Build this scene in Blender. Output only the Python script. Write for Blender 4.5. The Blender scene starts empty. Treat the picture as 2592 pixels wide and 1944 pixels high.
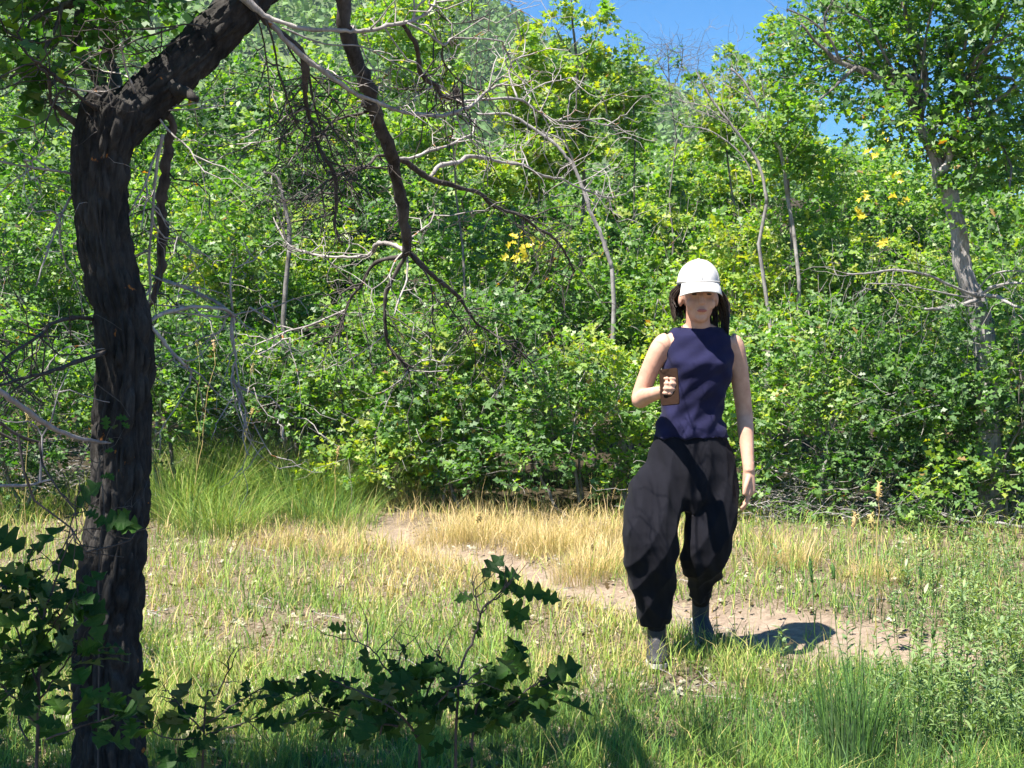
import bpy, math, random
import numpy as np
from mathutils import Vector, noise
R = math.radians
rng = np.random.default_rng(7)
random.seed(7)
sc = bpy.context.scene
COL = sc.collection

# ------------------------------------------------------------------ camera, light, exposure
F = 3129.0          # focal length in photograph pixels (2592 wide)
CAM_Z = 1.30
PITCH = R(-1.74)
cd = bpy.data.cameras.new('camera'); cam = bpy.data.objects.new('camera', cd); COL.objects.link(cam)
cam.location = (0, 0, CAM_Z); cam.rotation_euler = (R(90) + PITCH, 0, 0)
cd.sensor_width = 36; cd.lens = 36 * F / 2592; cd.clip_start = 0.05; cd.clip_end = 3000
sc.camera = cam
SUN_EL, SUN_DIR = R(62), Vector((0.74, 0.67, 0)).normalized()      # SUN_DIR: where the light travels over the ground
w = bpy.data.worlds.new('World'); sc.world = w; w.use_nodes = True
nt = w.node_tree; nt.nodes.clear()
sky = nt.nodes.new('ShaderNodeTexSky'); sky.sky_type = 'NISHITA'; sky.sun_disc = False
sky.sun_elevation = SUN_EL
sky.sun_rotation = math.atan2(-SUN_DIR.x, -SUN_DIR.y)
sky.altitude = 1900; sky.air_density = 1.0; sky.dust_density = 0.15; sky.ozone_density = 1.6
hs = nt.nodes.new('ShaderNodeHueSaturation'); hs.inputs['Saturation'].default_value = 1.55
bg = nt.nodes.new('ShaderNodeBackground'); bg.inputs[1].default_value = 0.066
wo = nt.nodes.new('ShaderNodeOutputWorld')
nt.links.new(sky.outputs[0], hs.inputs['Color']); nt.links.new(hs.outputs[0], bg.inputs[0]); nt.links.new(bg.outputs[0], wo.inputs[0])
sl = bpy.data.lights.new('sun', 'SUN'); sun = bpy.data.objects.new('sun', sl); COL.objects.link(sun)
sl.energy = 5.0; sl.angle = R(0.5); sl.color = (1.0, 0.94, 0.84)
ld = Vector((SUN_DIR.x * math.cos(SUN_EL), SUN_DIR.y * math.cos(SUN_EL), -math.sin(SUN_EL)))
sun.rotation_euler = ld.to_track_quat('-Z', 'Y').to_euler(); sun.location = (-6, -4, 12)
vs = sc.view_settings; sc.display_settings.display_device = 'sRGB'
vs.view_transform = 'Standard'; vs.look = 'None'; vs.gamma = 1; vs.use_curve_mapping = False; vs.exposure = 1.62
sc.cycles.max_bounces = 6; sc.cycles.diffuse_bounces = 2; sc.cycles.glossy_bounces = 2
sc.cycles.transmission_bounces = 4; sc.cycles.use_denoising = True

# ------------------------------------------------------------------ helpers
K = 2592 / 2212.0
def at(xd, yd, Y):
    """world point at depth Y seen at sheet position (xd, yd)"""
    u = (xd * K - 1296) / F; v = (972 - yd * K) / F
    c, s = math.cos(PITCH), math.sin(PITCH)
    dy = c - v * s; dz = s + v * c
    return Vector((u * Y / dy, Y, CAM_Z + dz * Y / dy))
def metres(wd, Y): return wd * K / F * Y

def sstep(a, b, x):
    t = np.clip((x - a) / (b - a), 0, 1); return t * t * (3 - 2 * t)
def terrain(x, y):
    x = np.asarray(x, float); y = np.asarray(y, float)
    h = 0.17 * np.maximum(y - 13, 0) * sstep(11, 20, y)
    h = np.minimum(h, 9 + 0.02 * (y - 70))
    h = h + 0.03 * np.sin(x * 1.3 + 0.4) * np.sin(y * 1.1) + 0.012 * np.sin(x * 5.1 + y * 3.3) + 0.25 * sstep(6, 12, np.abs(x + 1)) * sstep(5, 10, y)
    return h
def gz(x, y): return float(terrain(x, y))
def ground_at(xd, yd):
    lo, hi = 1.5, 60
    for _ in range(40):
        m = (lo + hi) / 2; p = at(xd, yd, m)
        if p.z > gz(p.x, p.y): lo = m
        else: hi = m
    return at(xd, yd, lo)

def tag(o, label=None, cat=None, group=None, kind=None):
    if label: o['label'] = label
    if cat: o['category'] = cat
    if group: o['group'] = group
    if kind: o['kind'] = kind
    return o
def empty(name, loc, label, cat, group=None):
    o = bpy.data.objects.new(name, None); COL.objects.link(o); o.location = loc; o.empty_display_size = 0.1
    return tag(o, label, cat, group)
def link(name, me, mat=None, parent=None, world=True):
    if mat and not me.materials: me.materials.append(mat)
    o = bpy.data.objects.new(name, me); COL.objects.link(o)
    if parent:
        o.parent = parent
        if world: o.location = -Vector(parent_loc(parent))
    return o
def parent_loc(p):
    v = Vector(p.location)
    return v + Vector(parent_loc(p.parent)) if p.parent else v

class MB:
    """collects verts and faces (world coordinates) into one mesh"""
    def __init__(s): s.v = []; s.f = []; s.n = 0; s.t = []; s.tint = 0.5
    def add(s, v, f):
        v = np.asarray(v, float); s.v.append(v)
        for q in f: s.f.append([i + s.n for i in q]); s.t.append(s.tint)
        s.n += len(v)
    def tube(s, pts, rad, sides=6, cap=True, wob=0):
        pts = np.array([tuple(p) for p in pts], float); rad = np.asarray(rad, float); n = len(pts)
        t = np.gradient(pts, axis=0); t /= np.linalg.norm(t, axis=1)[:, None] + 1e-9
        up = np.array([0, 0, 1.0]) if abs(t[0][2]) < 0.9 else np.array([1.0, 0, 0])
        a = np.cross(t[0], up); a /= np.linalg.norm(a)
        ang = np.arange(sides) * 2 * math.pi / sides
        V = []
        for i in range(n):
            a = a - t[i] * a.dot(t[i]); a /= np.linalg.norm(a) + 1e-9
            b = np.cross(t[i], a)
            r = rad[i] * (1 + (wob * rng.uniform(-1, 1, sides) if wob else 0))
            V.append(pts[i] + (np.cos(ang) * r)[:, None] * a + (np.sin(ang) * r)[:, None] * b)
        V = np.concatenate(V); Fs = []
        for i in range(n - 1):
            for j in range(sides):
                k = (j + 1) % sides
                Fs.append((i * sides + j, i * sides + k, (i + 1) * sides + k, (i + 1) * sides + j))
        if cap:
            Fs.append(tuple(range(sides - 1, -1, -1))); Fs.append(tuple((n - 1) * sides + j for j in range(sides)))
        s.add(V, Fs)
    def build(s, name, mat, parent=None, smooth=True, kind=None):
        me = bpy.data.meshes.new(name)
        me.from_pydata(np.concatenate(s.v).tolist(), [], s.f)
        if smooth: me.polygons.foreach_set('use_smooth', [True] * len(me.polygons))
        at_ = me.attributes.new('tint', 'FLOAT', 'FACE'); at_.data.foreach_set('value', s.t)
        o = link(name, me, mat, parent)
        if kind: o['kind'] = kind
        return o

def poly_mesh(name, V, nv, tint, smooth=False):
    """V: (n, nv, 3) separate n-gons, one tint each"""
    n = len(V); me = bpy.data.meshes.new(name)
    me.vertices.add(n * nv); me.vertices.foreach_set('co', V.reshape(-1).astype(np.float32))
    me.loops.add(n * nv); me.loops.foreach_set('vertex_index', np.arange(n * nv, dtype=np.int32))
    me.polygons.add(n); me.polygons.foreach_set('loop_start', (np.arange(n) * nv).astype(np.int32))
    a = me.attributes.new('tint', 'FLOAT', 'FACE'); a.data.foreach_set('value', tint.astype(np.float32))
    me.update(calc_edges=True)
    return me
def strip_mesh(name, V, tint):
    """V: (n, 2*seg+1, 3) ribbons: left edge, tip, right edge back down"""
    n, nv, _ = V.shape; seg = (nv - 1) // 2; me = bpy.data.meshes.new(name)
    pat = [];
    for k in range(seg - 1): pat.append([k, k + 1, nv - 2 - k, nv - 1 - k])
    pat.append([seg - 1, seg, seg + 1]); flat = np.array(sum(pat, [])); st = np.cumsum([0] + [len(q) for q in pat])[:-1]
    me.vertices.add(n * nv); me.vertices.foreach_set('co', V.reshape(-1).astype(np.float32))
    li = (np.arange(n)[:, None] * nv + flat[None, :]).reshape(-1); me.loops.add(len(li)); me.loops.foreach_set('vertex_index', li.astype(np.int32))
    ls = (np.arange(n)[:, None] * len(flat) + st[None, :]).reshape(-1); me.polygons.add(len(ls)); me.polygons.foreach_set('loop_start', ls.astype(np.int32))
    a = me.attributes.new('tint', 'FLOAT', 'FACE'); a.data.foreach_set('value', np.repeat(tint, len(pat)).astype(np.float32))
    me.update(calc_edges=True); return me
def unit(a): return a / (np.linalg.norm(a, axis=-1, keepdims=True) + 1e-9)

# ------------------------------------------------------------------ materials
def mat(name):
    m = bpy.data.materials.new(name); m.use_nodes = True
    t = m.node_tree; p = t.nodes['Principled BSDF']; return m, t, p
def nd(t, k, **kw):
    n = t.nodes.new(k)
    for a, b in kw.items(): setattr(n, a, b)
    return n
def ramp(t, stops, src):
    r = nd(t, 'ShaderNodeValToRGB'); e = r.color_ramp.elements
    while len(e) < len(stops): e.new(0.5)
    for i, (p, c) in enumerate(stops): e[i].position = p; e[i].color = (*c, 1)
    t.links.new(src, r.inputs[0]); return r
def noise_tex(t, scale, detail=4, rough=0.6, vec=None, dist=0):
    n = nd(t, 'ShaderNodeTexNoise'); n.inputs['Scale'].default_value = scale; n.inputs['Detail'].default_value = detail
    n.inputs['Roughness'].default_value = rough; n.inputs['Distortion'].default_value = dist
    if vec: t.links.new(vec, n.inputs['Vector'])
    return n
def leaf_mat(name, stops, rough=0.42, trans=0.38, tcol=1.5, spec=0.5):
    m, t, p = mat(name)
    a = nd(t, 'ShaderNodeAttribute', attribute_name='tint')
    r = ramp(t, stops, a.outputs['Fac'])
    g = nd(t, 'ShaderNodeNewGeometry')
    pale = nd(t, 'ShaderNodeMixRGB'); pale.inputs[2].default_value = (0.20, 0.27, 0.16, 1)
    mu = nd(t, 'ShaderNodeMath', operation='MULTIPLY'); mu.inputs[1].default_value = 0.35
    t.links.new(g.outputs['Backfacing'], mu.inputs[0]); t.links.new(mu.outputs[0], pale.inputs[0]); t.links.new(r.outputs[0], pale.inputs[1])
    t.links.new(pale.outputs[0], p.inputs['Base Color'])
    p.inputs['Roughness'].default_value = rough; p.inputs['Specular IOR Level'].default_value = spec
    tr = nd(t, 'ShaderNodeBsdfTranslucent')
    mm = nd(t, 'ShaderNodeMixRGB', blend_type='MULTIPLY'); mm.inputs[0].default_value = 1
    mm.inputs[2].default_value = (1.25 * tcol, 1.3 * tcol, 0.5 * tcol, 1)
    t.links.new(r.outputs[0], mm.inputs[1]); t.links.new(mm.outputs[0], tr.inputs[0])
    mx = nd(t, 'ShaderNodeMixShader'); mx.inputs[0].default_value = trans
    t.links.new(p.outputs[0], mx.inputs[1]); t.links.new(tr.outputs[0], mx.inputs[2])
    t.links.new(mx.outputs[0], t.nodes['Material Output'].inputs[0])
    return m
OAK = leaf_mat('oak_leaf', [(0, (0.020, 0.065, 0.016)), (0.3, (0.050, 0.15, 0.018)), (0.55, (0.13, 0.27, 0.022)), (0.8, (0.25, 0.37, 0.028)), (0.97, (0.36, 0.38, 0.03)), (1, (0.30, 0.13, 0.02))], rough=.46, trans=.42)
SHADE_OAK = leaf_mat('shaded_oak_leaf', [(0, (0.010, 0.032, 0.008)), (0.6, (0.024, 0.070, 0.011)), (1, (0.06, 0.13, 0.015))], rough=0.6, trans=0.25, spec=.2)  # darker copy of the oak leaf: deep shade put into the colour
YEL = leaf_mat('yellow_leaf', [(0, (0.42, 0.38, 0.03)), (.5, (0.62, 0.47, 0.03)), (1, (0.75, 0.58, 0.06))], trans=0.3)
GRASS = leaf_mat('grass_blade', [(0, (0.04, 0.10, 0.03)), (0.22, (0.10, 0.21, 0.04)), (0.5, (0.24, 0.35, 0.055)), (0.7, (0.42, 0.38, 0.14)), (0.85, (0.54, 0.39, 0.16)), (1, (0.66, 0.50, 0.28))], rough=0.6, trans=0.25, tcol=1.1, spec=0.3)
FORB = leaf_mat('forb_leaf', [(0, (0.07, 0.15, 0.04)), (1, (0.27, 0.37, 0.10))], rough=0.5, trans=0.25, tcol=1.1)
FAR = leaf_mat('distant_leaf', [(0, (0.03, 0.085, 0.02)), (0.5, (0.085, 0.19, 0.03)), (1, (0.15, 0.26, 0.04))], rough=0.8, trans=0.15, spec=0.2)

def bark(name, dark, lite, scale=1.0, lichen=0.0, lich=(0.55, 0.20, 0.03), bump=0.4):
    m, t, p = mat(name)
    tc = nd(t, 'ShaderNodeTexCoord'); mp = nd(t, 'ShaderNodeMapping'); mp.inputs['Scale'].default_value = (1, 1, 0.22)
    t.links.new(tc.outputs['Object'], mp.inputs[0])
    n1 = noise_tex(t, 60 * scale, 6, 0.7, mp.outputs[0]); n2 = noise_tex(t, 9 * scale, 4, 0.6, tc.outputs['Object'])
    mx = nd(t, 'ShaderNodeMath', operation='ADD'); t.links.new(n1.outputs[0], mx.inputs[0]); t.links.new(n2.outputs[0], mx.inputs[1])
    hv = nd(t, 'ShaderNodeMath', operation='MULTIPLY'); hv.inputs[1].default_value = 0.5; t.links.new(mx.outputs[0], hv.inputs[0])
    r = ramp(t, [(0.36, dark), (0.52, tuple((a + b) / 2 for a, b in zip(dark, lite))), (0.66, lite)], hv.outputs[0])
    out = r.outputs[0]
    if lichen:
        n3 = noise_tex(t, 13 * scale, 5, 0.65, tc.outputs['Object'], 0.5)
        lr = ramp(t, [(0.60 - lichen, (0, 0, 0)), (0.63 - lichen, (1, 1, 1))], n3.outputs[0])
        m2 = nd(t, 'ShaderNodeMixRGB'); m2.inputs[2].default_value = (*lich, 1)
        t.links.new(lr.outputs[0], m2.inputs[0]); t.links.new(out, m2.inputs[1]); out = m2.outputs[0]
    t.links.new(out, p.inputs['Base Color']); p.inputs['Roughness'].default_value = 0.85; p.inputs['Specular IOR Level'].default_value = 0.25
    b = nd(t, 'ShaderNodeBump'); b.inputs['Strength'].default_value = bump; b.inputs['Distance'].default_value = 0.01
    t.links.new(n1.outputs[0], b.inputs['Height']); t.links.new(b.outputs[0], p.inputs['Normal'])
    return m
BARK = bark('trunk_bark', (0.0035, 0.0032, 0.003), (0.062, 0.056, 0.052), 1.0, -0.08, (0.40, 0.15, 0.03), 0.7)
LIMB = bark('lichened_bark', (0.022, 0.017, 0.014), (0.12, 0.105, 0.097), 1.3, 0.0, (0.22, 0.085, 0.025))
DEAD = bark('dead_twig_bark', (0.16, 0.14, 0.13), (0.52, 0.48, 0.46), 1.5, -0.03, (0.32, 0.14, 0.04))
GREY = bark('grey_bark', (0.14, 0.125, 0.12), (0.42, 0.39, 0.38), 1.2)
STEM = bark('shrub_stem_bark', (0.05, 0.042, 0.036), (0.26, 0.24, 0.23), 1.0)
def plain(name, col, rough=0.7, var=0.15, scale=30, spec=0.3, sheen=0):
    m, t, p = mat(name)
    tc = nd(t, 'ShaderNodeTexCoord'); n = noise_tex(t, scale, 5, 0.6, tc.outputs['Object'])
    r = ramp(t, [(0.3, tuple(c * (1 - var) for c in col)), (0.7, tuple(min(1, c * (1 + var)) for c in col))], n.outputs[0])
    t.links.new(r.outputs[0], p.inputs['Base Color']); p.inputs['Roughness'].default_value = rough; p.inputs['Specular IOR Level'].default_value = spec
    p.inputs['Sheen Weight'].default_value = sheen
    b = nd(t, 'ShaderNodeBump'); b.inputs['Strength'].default_value = 0.15; b.inputs['Distance'].default_value = 0.004
    n2 = noise_tex(t, scale * 8, 3, 0.6, tc.outputs['Object']); t.links.new(n2.outputs[0], b.inputs['Height']); t.links.new(b.outputs[0], p.inputs['Normal'])
    return m

def ground_mat():
    m, t, p = mat('earth_and_litter')
    tc = nd(t, 'ShaderNodeTexCoord'); a = nd(t, 'ShaderNodeAttribute', attribute_name='path')
    n1 = noise_tex(t, 3, 6, 0.65, tc.outputs['Object']); n2 = noise_tex(t, 70, 5, 0.75, tc.outputs['Object']); n4 = noise_tex(t, 22, 4, 0.7, tc.outputs['Object'])
    dirt = ramp(t, [(0.3, (0.19, 0.145, 0.11)), (0.55, (0.29, 0.225, 0.17)), (0.75, (0.37, 0.30, 0.235))], n4.outputs[0])
    lit = ramp(t, [(0.30, (0.045, 0.035, 0.022)), (0.45, (0.12, 0.09, 0.06)), (0.56, (0.22, 0.17, 0.12)), (0.70, (0.38, 0.33, 0.26))], n2.outputs[0])
    mx = nd(t, 'ShaderNodeMixRGB'); t.links.new(a.outputs['Fac'], mx.inputs[0]); t.links.new(lit.outputs[0], mx.inputs[1]); t.links.new(dirt.outputs[0], mx.inputs[2])
    am = nd(t, 'ShaderNodeAttribute', attribute_name='floor_shade'); mm = nd(t, 'ShaderNodeMixRGB')
    floor_shade = ramp(t, [(0.35, (0.018, 0.015, 0.010)), (0.65, (0.07, 0.055, 0.035))], n2.outputs[0])  # shade on the thicket floor, painted into the earth colour
    t.links.new(am.outputs['Fac'], mm.inputs[0]); t.links.new(mx.outputs[0], mm.inputs[1]); t.links.new(floor_shade.outputs[0], mm.inputs[2])
    t.links.new(mm.outputs[0], p.inputs['Base Color']); p.inputs['Roughness'].default_value = 0.95; p.inputs['Specular IOR Level'].default_value = 0.1
    b = nd(t, 'ShaderNodeBump'); b.inputs['Strength'].default_value = 0.6; b.inputs['Distance'].default_value = 0.02
    t.links.new(n2.outputs[0], b.inputs['Height']); t.links.new(b.outputs[0], p.inputs['Normal'])
    return m

# ------------------------------------------------------------------ path line and zones
PATH = [tuple(ground_at(x, y))[:2] + (hw,) for x, y, hw in
        [(640, 1095, .06), (760, 1118, .15), (900, 1172, .20), (1040, 1218, .19), (1200, 1262, .19), (1320, 1292, .20), (1480, 1325, .22), (1640, 1350, .26), (1780, 1372, .36), (1900, 1385, .38), (2020, 1400, .26), (2250, 1430, .10)]]
BARE = [tuple(ground_at(x, y))[:2] + (r, k) for x, y, r, k in
        [(1170, 1085, .55, .9), (1290, 1110, .35, .8), (560, 1365, .30, .8), (700, 1350, .25, .8), (440, 1380, .2, .7), (330, 1340, .25, .7), (1180, 1370, .2, .5), (1470, 1500, .18, .9), (1700, 1470, .15, .7), (880, 1130, .25, .5), (1950, 1300, .4, .35), (600, 1420, .2, .6), (1650, 1270, .25, .4), (2110, 1480, .12, .5)]]
def path_mask(x, y):
    x = np.asarray(x, float); y = np.asarray(y, float); m = np.zeros_like(x)
    for (ax, ay, aw), (bx, by, bw) in zip(PATH[:-1], PATH[1:]):
        dx, dy = bx - ax, by - ay
        t = np.clip(((x - ax) * dx + (y - ay) * dy) / (dx * dx + dy * dy), 0, 1)
        d = np.hypot(x - ax - t * dx, y - ay - t * dy); w_ = aw + (bw - aw) * t
        d = d + 0.05 * np.sin(x * 9 + y * 4) + 0.04 * np.sin(x * 17 - y * 13)
        m = np.maximum(m, 1 - sstep(w_ * 0.7, w_ * 1.35 + 0.03, d))
    return m
def bare_mask(x, y):
    m = np.zeros_like(np.asarray(x, float))
    for bx, by, r, k in BARE:
        d = np.hypot((x - bx) / r, (y - by) / (r * 1.2)) + 0.2 * np.sin(x * 11 + y * 7)
        m = np.maximum(m, k * (1 - sstep(0.5, 1.3, d)))
    return m

# ------------------------------------------------------------------ ground
def build_ground():
    ys = np.concatenate([np.array([-50., -30, -15, -8]), np.arange(-4, 3, .35), np.arange(3, 12, .06), np.arange(12, 30, .5), np.arange(30, 120, 4.0), np.array([150, 220, 350, 500, 640.])])
    xs0 = np.concatenate([-np.geomspace(5, 600, 24)[::-1], np.arange(-4.95, 4.95, .065), np.geomspace(5, 600, 24)])
    X, Y = np.meshgrid(xs0, ys)
    Z = terrain(X, Y)
    fine = (np.abs(X) < 5) & (Y > 3) & (Y < 12)
    nz = 0.010 * np.sin(X * 23 + 2 * np.sin(Y * 9)) * np.sin(Y * 21) + 0.006 * rng.standard_normal(X.shape)
    pm = path_mask(X, Y)
    Z = Z + np.where(fine, nz * (1 - .6 * pm) - 0.035 * pm, 0)
    V = np.stack([X, Y, Z], -1).reshape(-1, 3); ny, nx = X.shape
    i = np.arange(ny - 1)[:, None] * nx + np.arange(nx - 1)[None, :]
    q = np.stack([i, i + 1, i + nx + 1, i + nx], -1).reshape(-1, 4)
    me = bpy.data.meshes.new('ground'); me.vertices.add(len(V)); me.vertices.foreach_set('co', V.reshape(-1).astype(np.float32))
    me.loops.add(q.size); me.loops.foreach_set('vertex_index', q.reshape(-1).astype(np.int32))
    me.polygons.add(len(q)); me.polygons.foreach_set('loop_start', (np.arange(len(q)) * 4).astype(np.int32))
    me.polygons.foreach_set('use_smooth', [True] * len(q)); me.update(calc_edges=True)
    a = me.attributes.new('path', 'FLOAT', 'POINT'); a.data.foreach_set('value', pm.reshape(-1).astype(np.float32))
    a = me.attributes.new('floor_shade', 'FLOAT', 'POINT'); a.data.foreach_set('value', sstep(9.6, 10.6, Y + .25 * np.sin(X * 2.1) + .9 * sstep(2, 5, -X) * 0).reshape(-1).astype(np.float32))  # painted shade sets in at the thicket edge and covers everything behind
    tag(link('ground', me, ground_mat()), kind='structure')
build_ground()

# ------------------------------------------------------------------ leaves
def outline(half):
    h = np.array(half, float)
    up = h; dn = h[1:-1][::-1] * np.array([1, -1])
    return np.concatenate([up, dn])
OAK_O = outline([(0, 0), (.28, .25), (.42, .09), (.66, .33), (.78, .13), (1, 0)])
MAPLE_O = outline([(0, 0), (.12, .40), (.36, .17), (.60, .46), (.66, .15), (1, 0)])
OAK8_O = outline([(0, 0), (.3, .27), (.5, .10), (.75, .33), (1, 0)])
SIX_O = outline([(0, 0), (.32, .27), (.74, .30), (1, 0)])
ROUND_O = outline([(0, 0), (.25, .26), (.55, .34), (.85, .2), (1, 0)])
def leaves(P, D, N, S, O, curl=0.25):
    D = unit(D); B = unit(np.cross(N, D)); N2 = np.cross(D, B)
    x = O[:, 0][None, :, None]; y = O[:, 1][None, :, None]
    z = (np.abs(O[:, 1]) * 0.45 - curl * O[:, 0] ** 2)[None, :, None]
    s = S[:, None, None]
    return P[:, None, :] + s * (x * D[:, None, :] + y * B[:, None, :] + z * N2[:, None, :])
def clusters(C, out, k, size, up=0.9, spread=0.8, O=OAK_O, tint=0.5, tvar=0.13, cvar=0.14):
    n = len(C)
    P = np.repeat(C, k, 0); o = np.repeat(out, k, 0); cs = np.repeat(np.exp(np.clip(rng.normal(-.02, .22, n), -.5, .38)), k)
    D = unit(o * 0.5 + spread * rng.standard_normal(P.shape) * np.array([1, 1, .55]))
    N = unit(np.array([-0.25, -0.22, up]) + 0.60 * rng.standard_normal(P.shape))
    S = size * cs * rng.uniform(0.6, 1.25, len(P))
    ct = np.repeat(np.clip(tint + cvar * rng.standard_normal(n), 0, 1), k)
    T = np.clip(ct + tvar * rng.standard_normal(len(P)), 0, 0.96)
    T = np.where(rng.random(len(P)) < 0.004, 1.0, T)
    P = P + D * (size * .15) + 0.02 * rng.standard_normal(P.shape)
    return leaves(P, D, N, S, O), T

def crown_points(lobes, n, shell=(0.55, 1.05)):
    """cluster points spread over a set of ellipsoid lobes (cx,cy,cz,rx,ry,rz)"""
    L = np.array(lobes); wgt = (L[:, 3] * L[:, 5]) ** 1.0; idx = rng.choice(len(L), n, p=wgt / wgt.sum())
    d = unit(rng.standard_normal((n, 3)))
    d[:, 2] = np.where(d[:, 2] < -0.3, -d[:, 2] * .6, d[:, 2]); d = unit(d)
    r = rng.uniform(*shell, n) ** 0.7
    r = r * (1 + 0.12 * rng.standard_normal(n))
    C = L[idx, :3] + d * L[idx, 3:6] * r[:, None]
    return C, d, idx

def wig(a, b, n, amt):
    a = np.array(a, float); b = np.array(b, float); t = np.linspace(0, 1, n)[:, None]
    p = a + (b - a) * t; L = np.linalg.norm(b - a)
    w_ = np.cumsum(rng.standard_normal((n, 3)), 0) * amt * L / math.sqrt(n); w_ = w_ - w_[0] - (w_[-1] - w_[0]) * t
    return p + w_

def shrub(name, x, y, h, wdt, label, n_leaf=4200, tint=0.5, size=0.075, O=OAK_O, low=0.12, group='oak shrubs of the thicket', nl=9, dead=6, m=None, cat='shrub', depth=None):
    z0 = gz(x, y); e = empty(name, (x, y, z0 - .03), label, cat, group)
    lobes = []; dp = depth or wdt * .8
    for i in range(nl):
        f = (i + .5) / nl
        zc = h * (low + (0.86 - low) * f) + rng.uniform(-.05, .05) * h
        rr = wdt * (0.36 - 0.17 * max(0, f - .45) * 1.4) * rng.uniform(.75, 1.15)
        off = wdt * 0.5 * (1 - 0.5 * f)
        a = rng.uniform(0, 2 * math.pi)
        lobes.append((x + math.cos(a) * off * rng.uniform(.3, .9), y + math.sin(a) * off * dp / wdt * rng.uniform(.2, .8), z0 + zc, rr, rr * dp / wdt, rr * rng.uniform(.55, .85)))
    k = 7; n = n_leaf // k
    C, d, idx = crown_points(lobes, n)
    C[:, 2] = np.maximum(C[:, 2], terrain(C[:, 0], C[:, 1]) + 0.03)
    # the whole top hems to the height asked for
    top = z0 + h; C[:, 2] = np.where(C[:, 2] > top, top - rng.random(n) * h * .25, C[:, 2])
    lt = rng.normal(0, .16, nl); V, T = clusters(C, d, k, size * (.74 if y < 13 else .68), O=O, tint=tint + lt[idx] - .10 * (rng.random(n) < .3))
    me = poly_mesh('crown', V, len(O), T)
    tag(link('crown', me, m or OAK, e), kind='stuff')
    # main stems, each its own part
    ns = 3
    for i in range(ns):
        l = lobes[(i * 3 + 2) % nl]; b = MB()
        bx, by = x + rng.uniform(-.2, .2), y + rng.uniform(-.15, .15)
        pts = wig((bx, by, z0 - .05), (l[0], l[1], l[2] + l[5] * .5), 9, .12)
        r = rng.uniform(.012, .024) * (h / 2.5) ** .5
        b.tube(pts, np.linspace(r, r * .35, 9), 5)
        for j in range(5):
            q = pts[rng.integers(3, 9)]; l2 = lobes[rng.integers(nl)]
            e2 = np.array(l2[:3]) + unit(rng.standard_normal(3)) * np.array(l2[3:]) * .8
            b.tube(wig(q, q + (e2 - q) * rng.uniform(.4, .9), 6, .15), np.linspace(r * .4, r * .12, 6), 4, False)
        b.build('stem', STEM if rng.random() < .6 else GREY, e)
    # pale twigs showing between the leaves
    b = MB()
    tc_ = C[rng.choice(n, min(n, dead * 9), replace=False)]
    for c in tc_:
        l = np.array(lobes[rng.integers(nl)][:3])
        v = unit(c - l) * rng.uniform(.15, .4)
        v = v + np.array([rng.normal(0, .08), rng.normal(0, .05), rng.uniform(-.05, .15)])
        r = rng.uniform(.0018, .004)
        b.tube(wig(c - v * .6, c + v * .7, 5, .12), [r, r * .9, r * .75, r * .6, r * .4], 3, False)
    b.build('twigs', DEAD if rng.random() < .7 else GREY, e, kind='stuff')
    return e

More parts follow.
